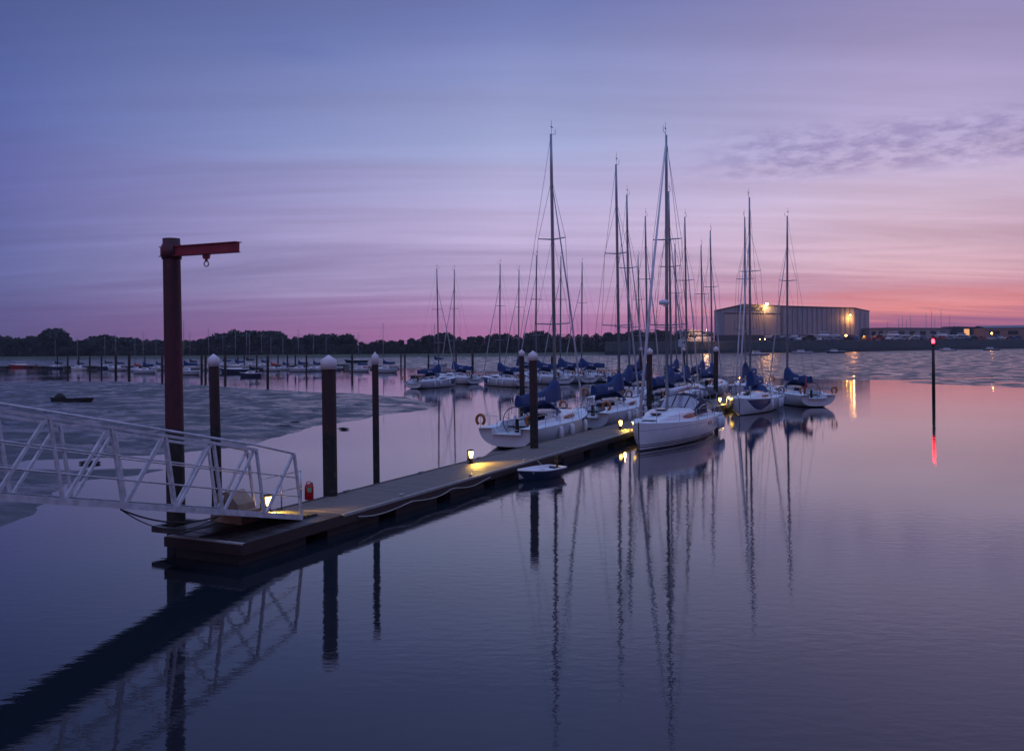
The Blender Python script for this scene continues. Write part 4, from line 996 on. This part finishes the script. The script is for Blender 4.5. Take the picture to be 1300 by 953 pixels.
# ------------------------------------------------------------------ red beacon
bY = 5750 / (503 - yh(1185)); bt = Q(1184.6, 437, bY); bb_ = Q(1185.3, 503, bY)
be_ = empty('channel_beacon', (bb_.x, bb_.y, 0), 0, label='tall dark post in the water carrying a lit red navigation light', cat='beacon')
MB().tube([(0, 0, -1.2), (0, 0, 2), (bt.x - bb_.x, 0, bt.z)], [.15, .14, .12], 14).build('post', 'pile_steel', be_)
MB().box((bt.x - bb_.x, 0, bt.z + .05), (.42, .42, .08)).build('platform', 'plastic_black', be_)
MB().tube([(bt.x - bb_.x, 0, bt.z + .1), (bt.x - bb_.x, 0, bt.z + .42), (bt.x - bb_.x, 0, bt.z + .5)], [.13, .13, .04], 12).build('lamp', 'beacon_red', be_)
tm = MB(); tm.tube([(bt.x - bb_.x, 0, bt.z + .48), (bt.x - bb_.x, 0, bt.z + .75)], .025, 5); tm.box((bt.x - bb_.x, 0, bt.z + .78), (.16, .16, .10)); tm.build('top_cage', 'plastic_black', be_)

# ------------------------------------------------------------------ the boat hall
def wallpts(px, Y): d = ray(px, 440); return Vector((d.x * Y, Y, 0))
A_ = wallpts(907, 478); B_ = wallpts(1085, 530); C_ = wallpts(1104, 615); Mi = A_ + (B_ - A_) * ((992 - 907) / 178 * .96)
HZ = QZ
def zat(px, py, Y): return ztop(px, py, Y)
hall = empty('boat_hall', (A_.x, A_.y, HZ), 0, label='huge clad boat storage hall with lettered gable and floodlight behind the marina', cat='hall')
O = Vector((A_.x, A_.y, HZ)); dep = (C_ - B_)
zL = zat(907, 394.5, A_.y); zA = zat(948, 386.5, (A_.y + Mi.y) / 2); zM = zat(992, 388.5, Mi.y); zR = zat(1085, 391, B_.y); zC = zat(1104, 395, C_.y)
Ap = A_ + (Mi - A_) * .42
D2 = A_ + dep; M2 = Mi + dep; Ap2 = Ap + dep
def loc(p, z): return Vector((p.x - O.x, p.y - O.y, z - HZ))
wl = MB(); fr = [(A_, HZ), (Mi, HZ), (Mi, zM), (Ap, zA), (A_, zL)]
wl.add([loc(p, z) for p, z in fr], [(0, 1, 2, 3, 4)]); wl.add([loc(p + dep, z) for p, z in fr], [(4, 3, 2, 1, 0)]); wl.add([loc(A_, HZ), loc(A_, zL), loc(D2, zL), loc(D2, HZ)], [(0, 1, 2, 3)]); wl.build('gable_wall', 'cladding', hall)
w2 = MB(); w2.add([loc(Mi, HZ), loc(B_, HZ), loc(B_, zR), loc(Mi, zM)], [(0, 1, 2, 3)]); w2.add([loc(B_, HZ), loc(C_, HZ), loc(C_, zC), loc(B_, zR)], [(0, 1, 2, 3)]); w2.add([loc(M2, HZ), loc(C_, HZ), loc(C_, zC), loc(M2, zM)], [(3, 2, 1, 0)]); w2.build('side_wall', 'cladding', hall)
rf = MB(); rf.add([loc(A_, zL), loc(Ap, zA), loc(Ap2, zA), loc(D2, zL)], [(0, 1, 2, 3)]); rf.add([loc(Ap, zA), loc(Mi, zM), loc(M2, zM), loc(Ap2, zA)], [(0, 1, 2, 3)]); rf.add([loc(Mi, zM), loc(B_, zR), loc(C_, zC), loc(M2, zM)], [(0, 1, 2, 3)]); rf.build('roof', 'roof_grey', hall)
fdir = (B_ - A_).normalized(); fout = Vector((fdir.y, -fdir.x, 0))
edge_ = MB()
for (p, z), (q, zz_) in (((A_, zL), (Ap, zA)), ((Ap, zA), (Mi, zM)), ((Mi, zM), (B_, zR)), ((B_, zR), (C_, zC))): beam(edge_, loc(p, z) + fout * .25, loc(q, zz_) + fout * .25, .4, .6)
edge_.build('eaves_trim', 'dark_metal', hall)
ww = (Mi - A_).length
for k, (f0, f1, rec) in enumerate(((.14, .44, 0), (.46, .72, 0), (.74, .97, 0))):
    p, q = A_ + (Mi - A_) * f0 + fout * .18, A_ + (Mi - A_) * f1 + fout * .18; zt = HZ + (zM - HZ) * .78
    dm = MB(); dm.add([loc(p, HZ), loc(q, HZ), loc(q, zt), loc(p, zt)], [(0, 1, 2, 3)]); do = dm.build('hangar_door', 'door_clad', hall)
    tr_ = MB(); beam(tr_, loc(p, zt) + fout * .12, loc(q, zt) + fout * .12, .2, .5); beam(tr_, loc(p, HZ) + fout * .12 + Vector((0, 0, .1)), loc(p, zt) + fout * .12, .3, .3); beam(tr_, loc(q, HZ) + fout * .12 + Vector((0, 0, .1)), loc(q, zt) + fout * .12, .3, .3); tr_.build('door_frame', 'dark_metal', do)
rb = MB(); n = 15
for k in range(n + 1):
    f = k / n; p = Mi + (B_ - Mi) * f; zt = zM + (zR - zM) * f; rb.add([loc(p + fout * .3 - fdir * (.25 if k else 1.6), HZ), loc(p + fout * .3 + fdir * .25, HZ), loc(p + fout * .3 + fdir * .25, zt - .4), loc(p + fout * .3 - fdir * (.25 if k else 1.6), zt - .4)], [(0, 1, 2, 3)])
sd = (C_ - B_).normalized(); so_ = Vector((sd.y, -sd.x, 0))
for k in range(1, 9):
    p = B_ + (C_ - B_) * k / 9; wv = 1.8 if k in (3, 6) else .5
    rb.add([loc(p + so_ * .3 - sd * wv, HZ), loc(p + so_ * .3 + sd * wv, HZ), loc(p + so_ * .3 + sd * wv, zR - 1), loc(p + so_ * .3 - sd * wv, zR - 1)], [(0, 1, 2, 3)])
rb.build('cladding_ribs', 'cladding_rib', hall)
pl = MB(); pl.add([loc(A_ + fout * .32, HZ), loc(B_ + fout * .34, HZ), loc(B_ + fout * .34, HZ + 3.6), loc(A_ + fout * .32, HZ + 3.6)], [(0, 1, 2, 3)]); pl.build('plinth_wall', 'dark_metal', hall)
# lettering on the gable
fc = bpy.data.curves.new('gable_lettering', 'FONT'); fc.body = 'DRYSTACK'; fc.size = 3.6; fc.extrude = .08; fc.align_x = 'CENTER'; fc.align_y = 'CENTER'; fc.space_character = 1.05
tmp = bpy.data.objects.new('tmp', fc); col.objects.link(tmp); dg = bpy.context.evaluated_depsgraph_get(); tme = bpy.data.meshes.new_from_object(tmp.evaluated_get(dg)); bpy.data.objects.remove(tmp)
tme.materials.clear(); tme.materials.append(M['letter_dark']); to = bpy.data.objects.new('gable_lettering', tme); col.objects.link(to); to.parent = hall
pc = A_ + (Mi - A_) * .52 + fout * .35; to.location = loc(pc, zM - 1.9); to.rotation_euler = (R(90), 0, math.atan2(fdir.y, fdir.x))
# floodlights
def flood(name, p, z, rad, m_, label, post_from, energy, aim, colr=(1, .5, .16)):
    r = empty(name, (p.x, p.y, post_from), 0, label=label, cat='floodlight')
    h = z - post_from; MB().tube([(0, 0, 0), (0, 0, h)], .08, 8).build('pole', 'dark_metal', r)
    MB().box((0, .15, h), (.9, .35, .6)).build('housing', 'dark_metal', r)
    g = MB(); g.tube([(0, -.08, h - .02), (0, -.3, h - .08), (0, -.42, h - .1)], [rad, rad * .8, rad * .2], 12); g.build('lens', m_, r)
    if energy:
        l = bpy.data.lights.new('flood_light', 'POINT'); l.energy = energy; l.color = colr; l.shadow_soft_size = .3
        lo = bpy.data.objects.new('flood_light', l); col.objects.link(lo); lo.location = p + Vector((aim[0], aim[1], z + aim[2]))
pf = A_ + (B_ - A_) * ((968 - 907) / 178) + fout * 1.0; flood('roof_floodlight', pf, zat(967, 386, pf.y), .62, 'flood_glow', 'brilliant orange-white floodlight on the roof edge above the hall lettering', zM - .3, 4200, (fout.x * 2.5, fout.y * 2.5, -1.2))
pf = B_ - fdir * 4.2 + fout * .6; flood('wall_floodlight', pf, zat(1078, 400, pf.y), .42, 'flood_small', 'lit yellow lamp high on the right end wall of the hall', zat(1078, 402, pf.y) - .5, 3600, (fout.x * 2.2, fout.y * 2.2, -2.0), (1, .38, .08))
pf = wallpts(1074, 500); flood('yard_lamp', pf, zat(1074, 426, pf.y), .55, 'flood_small', 'small lit yellow yard lamp low before the right end of the hall', HZ, 800, (0, -1.0, 0), (1, .42, .12))
pf = wallpts(1259, 595); flood('yard_lamp', pf, zat(1259, 423, pf.y), .5, 'flood_small', 'lit yellow lamp on a pole before the brick building at the right edge', HZ, 1500, (0, -1.0, 0), (1, .42, .12))
pf = wallpts(1124.5, 535); flood('yard_lamp', pf, zat(1124, 429.5, pf.y), .3, 'flood_small', 'small pale lit lamp beside the low building right of the hall', HZ, 1400, (0, -1.0, 0), (1, .42, .12))
pf = wallpts(872, 440); 

# low buildings to the right
def shed(px0, px1, Y0, Y1, ytop0, ytop1, m_, label, nwin=0, wm='window', roof='roof_grey', nm='low_building', pitched=0, depth=14):
    a, b = wallpts(px0, Y0), wallpts(px1, Y1); z0, z1 = zat(px0, ytop0, Y0), zat(px1, ytop1, Y1); fd = (b - a).normalized(); fo = Vector((fd.y, -fd.x, 0)); bk_ = -fo * depth
    r = empty(nm, (a.x, a.y, HZ), 0, label=label, cat='building'); 
    def lc(p, z): return Vector((p.x - a.x, p.y - a.y, z - HZ))
    w_ = MB(); w_.add([lc(a, HZ), lc(b, HZ), lc(b, z1), lc(a, z0), lc(a + bk_, HZ), lc(b + bk_, HZ), lc(b + bk_, z1), lc(a + bk_, z0)], [(0, 1, 2, 3), (4, 7, 6, 5), (0, 3, 7, 4), (1, 5, 6, 2)]); w_.build('wall', m_, r)
    rr_ = MB(); o_ = Vector((0, 0, .12)); mid = Vector((0, 0, pitched)); e = fo * .5
    rr_.add([lc(a + e, z0) + o_, lc(b + e, z1) + o_, lc(b + bk_ * .5, z1) + o_ + mid, lc(a + bk_ * .5, z0) + o_ + mid, lc(b + bk_, z1) + o_, lc(a + bk_, z0) + o_, lc(a + e, z0) - o_ * 2, lc(b + e, z1) - o_ * 2], [(0, 1, 2, 3), (3, 2, 4, 5), (0, 6, 7, 1)]); rr_.build('roof', roof, r)
    for k in range(nwin):
        f = (k + .5) / nwin; p = a + (b - a) * f + fo * .06; hw = (b - a).length / nwin * .28; zc = HZ + (z0 - HZ) * .62; hh_ = (z0 - HZ) * .16
        wn_ = MB(); wn_.add([lc(p - fd * hw, zc - hh_), lc(p + fd * hw, zc - hh_), lc(p + fd * hw, zc + hh_), lc(p - fd * hw, zc + hh_)], [(0, 1, 2, 3)]); wn_.build('window', wm, r)
    return r, a, b, fd, fo, lc
shed(1104.5, 1123, 560, 562, 417, 417.5, 'shed_wall', 'small pale building with warm light directly right of the big hall', 2)
shed(1123.5, 1216, 585, 640, 416, 416.5, 'shed_wall', 'long low grey shed behind the red beacon', 7, 'window')
r_, a, b, fd, fo, lc = shed(1216.5, 1250, 630, 640, 414.5, 415.5, 'dark_metal', 'dark shed with one tall warmly lit window opening', 0)
wn_ = MB(); p0_ = a + (b - a) * .22 + fo * .1; p1_ = a + (b - a) * .42 + fo * .1; wn_.add([lc(p0_, HZ + 2.2), lc(p1_, HZ + 2.2), lc(p1_, HZ + 8), lc(p0_, HZ + 8)], [(0, 1, 2, 3)]); wn_.build('lit_opening', 'window_warm', r_)
shed(1250.5, 1345, 625, 640, 416.5, 415, 'brick', 'long brick building with blue-grey pitched roof at the right edge', 4, 'window', pitched=1.6)
for i, (x, y0) in enumerate([(1141, 404), (1146, 402), (1151, 406), (1156, 400), (1176, 398), (1183, 395), (1187, 404), (1195, 392.5), (1206, 400), (1212, 410), (1127, 408)]):
    Yv = 720; p = wallpts(x, Yv); m_ = MB(); zt = zat(x, y0, Yv); m_.tube([(0, 0, 0), (0, 0, zt - HZ)], .16, 6); r_ = empty('yacht_mast', (p.x, p.y, HZ), 0, label='thin bare yacht mast above the long grey shed, %s of them from the left' % ordn(sorted([1141, 1146, 1151, 1156, 1176, 1183, 1187, 1195, 1206, 1212, 1127]).index(x) + 1), cat='mast', group='masts of yachts ashore behind the grey shed'); m_.build('pole', 'alloy', r_)
    s_ = MB(); s_.tube([(-.9, 0, (zt - HZ) * .7), (.9, 0, (zt - HZ) * .7)], .07, 5); s_.tube([(-.7, 0, (zt - HZ) * .86), (.7, 0, (zt - HZ) * .86)], .06, 5); s_.build('spreader', 'alloy', r_)
# big motor yacht ashore left of the hall
my = empty('motor_yacht', wallpts(884, 452) + Vector((0, 0, HZ - .5)), R(-83), label='white three-deck motor yacht lit orange, left of the big hall', cat='motor yacht')
rg = hull_rings(-9, 9, 5, 2.2, 2.3, 3.4, 16, 7, sternw=.9, zk0=.3, rake=1.8); hull_mesh(rg).build('hull', 'dinghy_white', my)
for z, l0, l1, w_, hh_ in ((3.3, -7, 5.2, 4.2, 2.0), (5.3, -5.5, 2.8, 3.6, 1.7)):
    d_ = MB(); d_.box((0, (l0 + l1) / 2, z), (w_, l1 - l0, hh_), taper=.86); do = d_.build('deckhouse', 'dinghy_white', my)
    wq = MB(); wq.box((0, (l0 + l1) / 2, z + .25), (w_ * .955, (l1 - l0) * .955, hh_ * .36), taper=.965); wq.build('window_band', 'window', do)
fl_ = MB(); fl_.box((0, -1.5, 6.35), (3.8, 8.5, .18)); fl_.box((0, -2, 7.6), (1.6, .5, .25)); fl_.tube([(-.7, -2, 6.4), (-.6, -2, 7.6)], .1, 6); fl_.tube([(.7, -2, 6.4), (.6, -2, 7.6)], .1, 6); fl_.build('flybridge', 'dinghy_white', my)
dd = MB(); vs = []; fs = []
for i, q in enumerate(rg): x, y, z = q[-1]; vs += [(-x, y, z), (x, y, z)]
dd.add(vs, [(2 * i, 2 * i + 1, 2 * i + 3, 2 * i + 2) for i in range(len(rg) - 1)]); dd.build('deck', 'deck_paint', my)
ln = bpy.data.lights.new('dock_light', 'POINT'); ln.energy = 4200; ln.color = (1, .5, .2); ln.shadow_soft_size = .4; lo = bpy.data.objects.new('dock_light', ln); col.objects.link(lo); lo.location = wallpts(897, 440) + Vector((0, 0, HZ + 6))
pf = wallpts(897.3, 440); r_ = empty('dock_lamp', (pf.x, pf.y, HZ), 0, label='lamp pole shining orange on the stern of the motor yacht', cat='lamp'); MB().tube([(0, 0, 0), (0, 0, 6.4)], .07, 6).build('pole', 'dark_metal', r_); g_ = MB(); g_.box((0, .2, 6.45), (.5, .4, .12)); g_.build('lamp_head', 'dark_metal', r_)
# pale blue cabin
cbp = wallpts(866.5, 418); cb_ = empty('site_cabin', (cbp.x, cbp.y, 2.2), 0, label='pale blue cabin on stilts before the bank, left of the motor yacht', cat='cabin')
MB().box((0, 0, 3.2), (3.3, 3, 3.4)).build('cabin_box', 'sign_white', cb_)
MB().box((0, 0, 4.98), (3.6, 3.3, .15)).build('roof', 'roof_grey', cb_)
for sx in (-1.3, 1.3):
    for sy in (-1.1, 1.1): MB().tube([(sx, sy, -2.6), (sx, sy, 1.5)], .12, 6).build('leg', 'dark_metal', cb_)
MB().box((.2, -1.51, 3.4), (1.2, .03, .9)).build('window', 'window', cb_)

# parked cars and boats ashore along the quay
def make_car(k):
    r = empty('parked_car', (0, 0, 0)); b = MB(); rr = []
    prof_ = [(-2.1, .45, .35), (-2.05, .85, .3), (-1.6, .95, .3), (-1.1, 1.42, .3), (.4, 1.45, .3), (1.0, .98, .3), (1.9, .85, .3), (2.1, .5, .35)]
    for sx in (-1, 1): rr.append([(sx * .85, y, zt) for y, zt, _ in prof_] + [(sx * .85, 2.1, .3), (sx * .85, -2.1, .3)])
    b.loft(rr, closed=True, caps=True, sm=False); b.build('body', 'car_paint_%d' % k, r)
    w_ = MB()
    for sx in (-1, 1): w_.add([(sx * .857, -1.35, 1.0), (sx * .857, .85, 1.0), (sx * .857, .35, 1.36), (sx * .857, -1.05, 1.36)], [(0, 1, 2, 3)])
    w_.add([(-.7, -1.67, 1.0), (.7, -1.67, 1.0), (.66, -1.2, 1.38), (-.66, -1.2, 1.38)], [(0, 1, 2, 3)]); w_.add([(-.7, .97, 1.02), (.7, .97, 1.02), (.66, .48, 1.42), (-.66, .48, 1.42)], [(0, 1, 2, 3)])
    w_.build('window', 'window', r)
    for sx in (-.78, .78):
        for y in (-1.3, 1.3): t_ = MB(); t_.tube([(sx - .1, y, .32), (sx + .1, y, .32)], .32, 14); t_.build('wheel', 'tyre', r)
    return r
cars = {}; rnd = random.Random(21); x = 985; n_ = 0
colw = ['silver', 'dark blue', 'black', 'grey', 'red', 'blue']
while x < 1300:
    k = rnd.choice([0, 0, 1, 2, 3, 3, 4, 5]); c_ = cars[k] = make_car(k) if k not in cars else copy_tree(cars[k])
    Yv = shoreY(x) + rnd.uniform(13, 17); p = wallpts(x, Yv); n_ += 1; c_.location = (p.x, p.y, QZ + .16); c_.rotation_euler = (0, 0, R(rnd.choice([88, 92, 75, 0, 180]) + rnd.uniform(-6, 6))); s_ = rnd.choice([1.15, 1.3, 1.5, 1.7]); c_.scale = (s_, s_, s_ * 1.2)
    tag(c_, '%s car parked on the far quay edge, %s car from the left' % (colw[k], ordn(n_)), 'car', 'cars parked along the far quay'); x += rnd.uniform(9, 15)
def shore_boat(px, Y, s_, hdg, label, i):
    b = copy_tree(las['plain_hull']); p = wallpts(px, Y); b.location = (p.x, p.y, QZ + 1.4); b.rotation_euler = (0, 0, R(hdg)); b.scale = (s_ * 1.2, s_ * 1.5, s_ * 1.3); tag(b, label, 'boat', 'boats laid up ashore on the far quay')
    cd_ = MB(); cd_.box((0, -1.2, -.35), (1.6, .25, .9)); cd_.box((0, 1.2, -.35), (1.6, .25, .9)); cd_.build('cradle', 'dark_metal', b)
for i, (x, s_, h_, lb_) in enumerate([(984, 1.3, 80, 'white boat ashore below the centre of the hall'), (1010, 1.1, 100, 'white boat ashore left of the middle of the ribbed hall wall'), (1048, 1.8, 85, 'larger white boat ashore under the right part of the hall'), (1062, 1.2, 60, 'small white boat ashore beside the larger one below the hall lamp'), (1136, 2.0, 88, 'long pale boat ashore left of the red beacon'), (1165, 1.3, 95, 'white boat ashore just left of the red beacon'), (1198, 1.9, 85, 'white boat ashore just right of the red beacon'), (1222, 1.7, 92, 'white boat ashore below the lit shed opening')]):
    shore_boat(x, shoreY(x) + 24, s_, h_, lb_, i)
# a couple of lit car lamps on the quay
for i, (x, y) in enumerate([(965, 434), (971, 434.5), (953, 432)]):
    pf = wallpts(x, shoreY(x) + 12); r_ = empty('bollard_light', (pf.x, pf.y, QZ), 0, label='tiny warm quay light below the hall doors, %s from the left' % ordn([953, 965, 971].index(x) + 1), cat='light', group='tiny warm lights on the quay')
    MB().tube([(0, 0, 0), (0, 0, .9)], .08, 8).build('post', 'dark_metal', r_); MB().tube([(0, 0, .9), (0, 0, 1.3)], .16, 10).build('lens', 'car_lamp', r_)

# ------------------------------------------------------------------ render settings
vs_ = sc.view_settings; vs_.view_transform = 'Standard'; vs_.look = 'None'; vs_.exposure = 0; vs_.gamma = 1
if HAZE:
    hm = bpy.data.materials.new('haze'); hm.use_nodes = True; t = NT(hm.node_tree); t.n.remove(t.n['Principled BSDF'])
    pv = t.add('ShaderNodeVolumePrincipled'); pv.inputs['Color'].default_value = (.75, .78, .92, 1); pv.inputs['Density'].default_value = HAZE; pv.inputs['Anisotropy'].default_value = .3
    t.put(pv.outputs[0], t.n['Material Output'].inputs['Volume']); M['haze'] = hm
    tag(MB().box((0, 350, 14), (1500, 900, 34)).build('haze', 'haze'), kind='stuff', label='thin evening haze over the harbour')
sc.cycles.max_bounces = 6; sc.cycles.sample_clamp_indirect = 4; sc.cycles.use_denoising = True
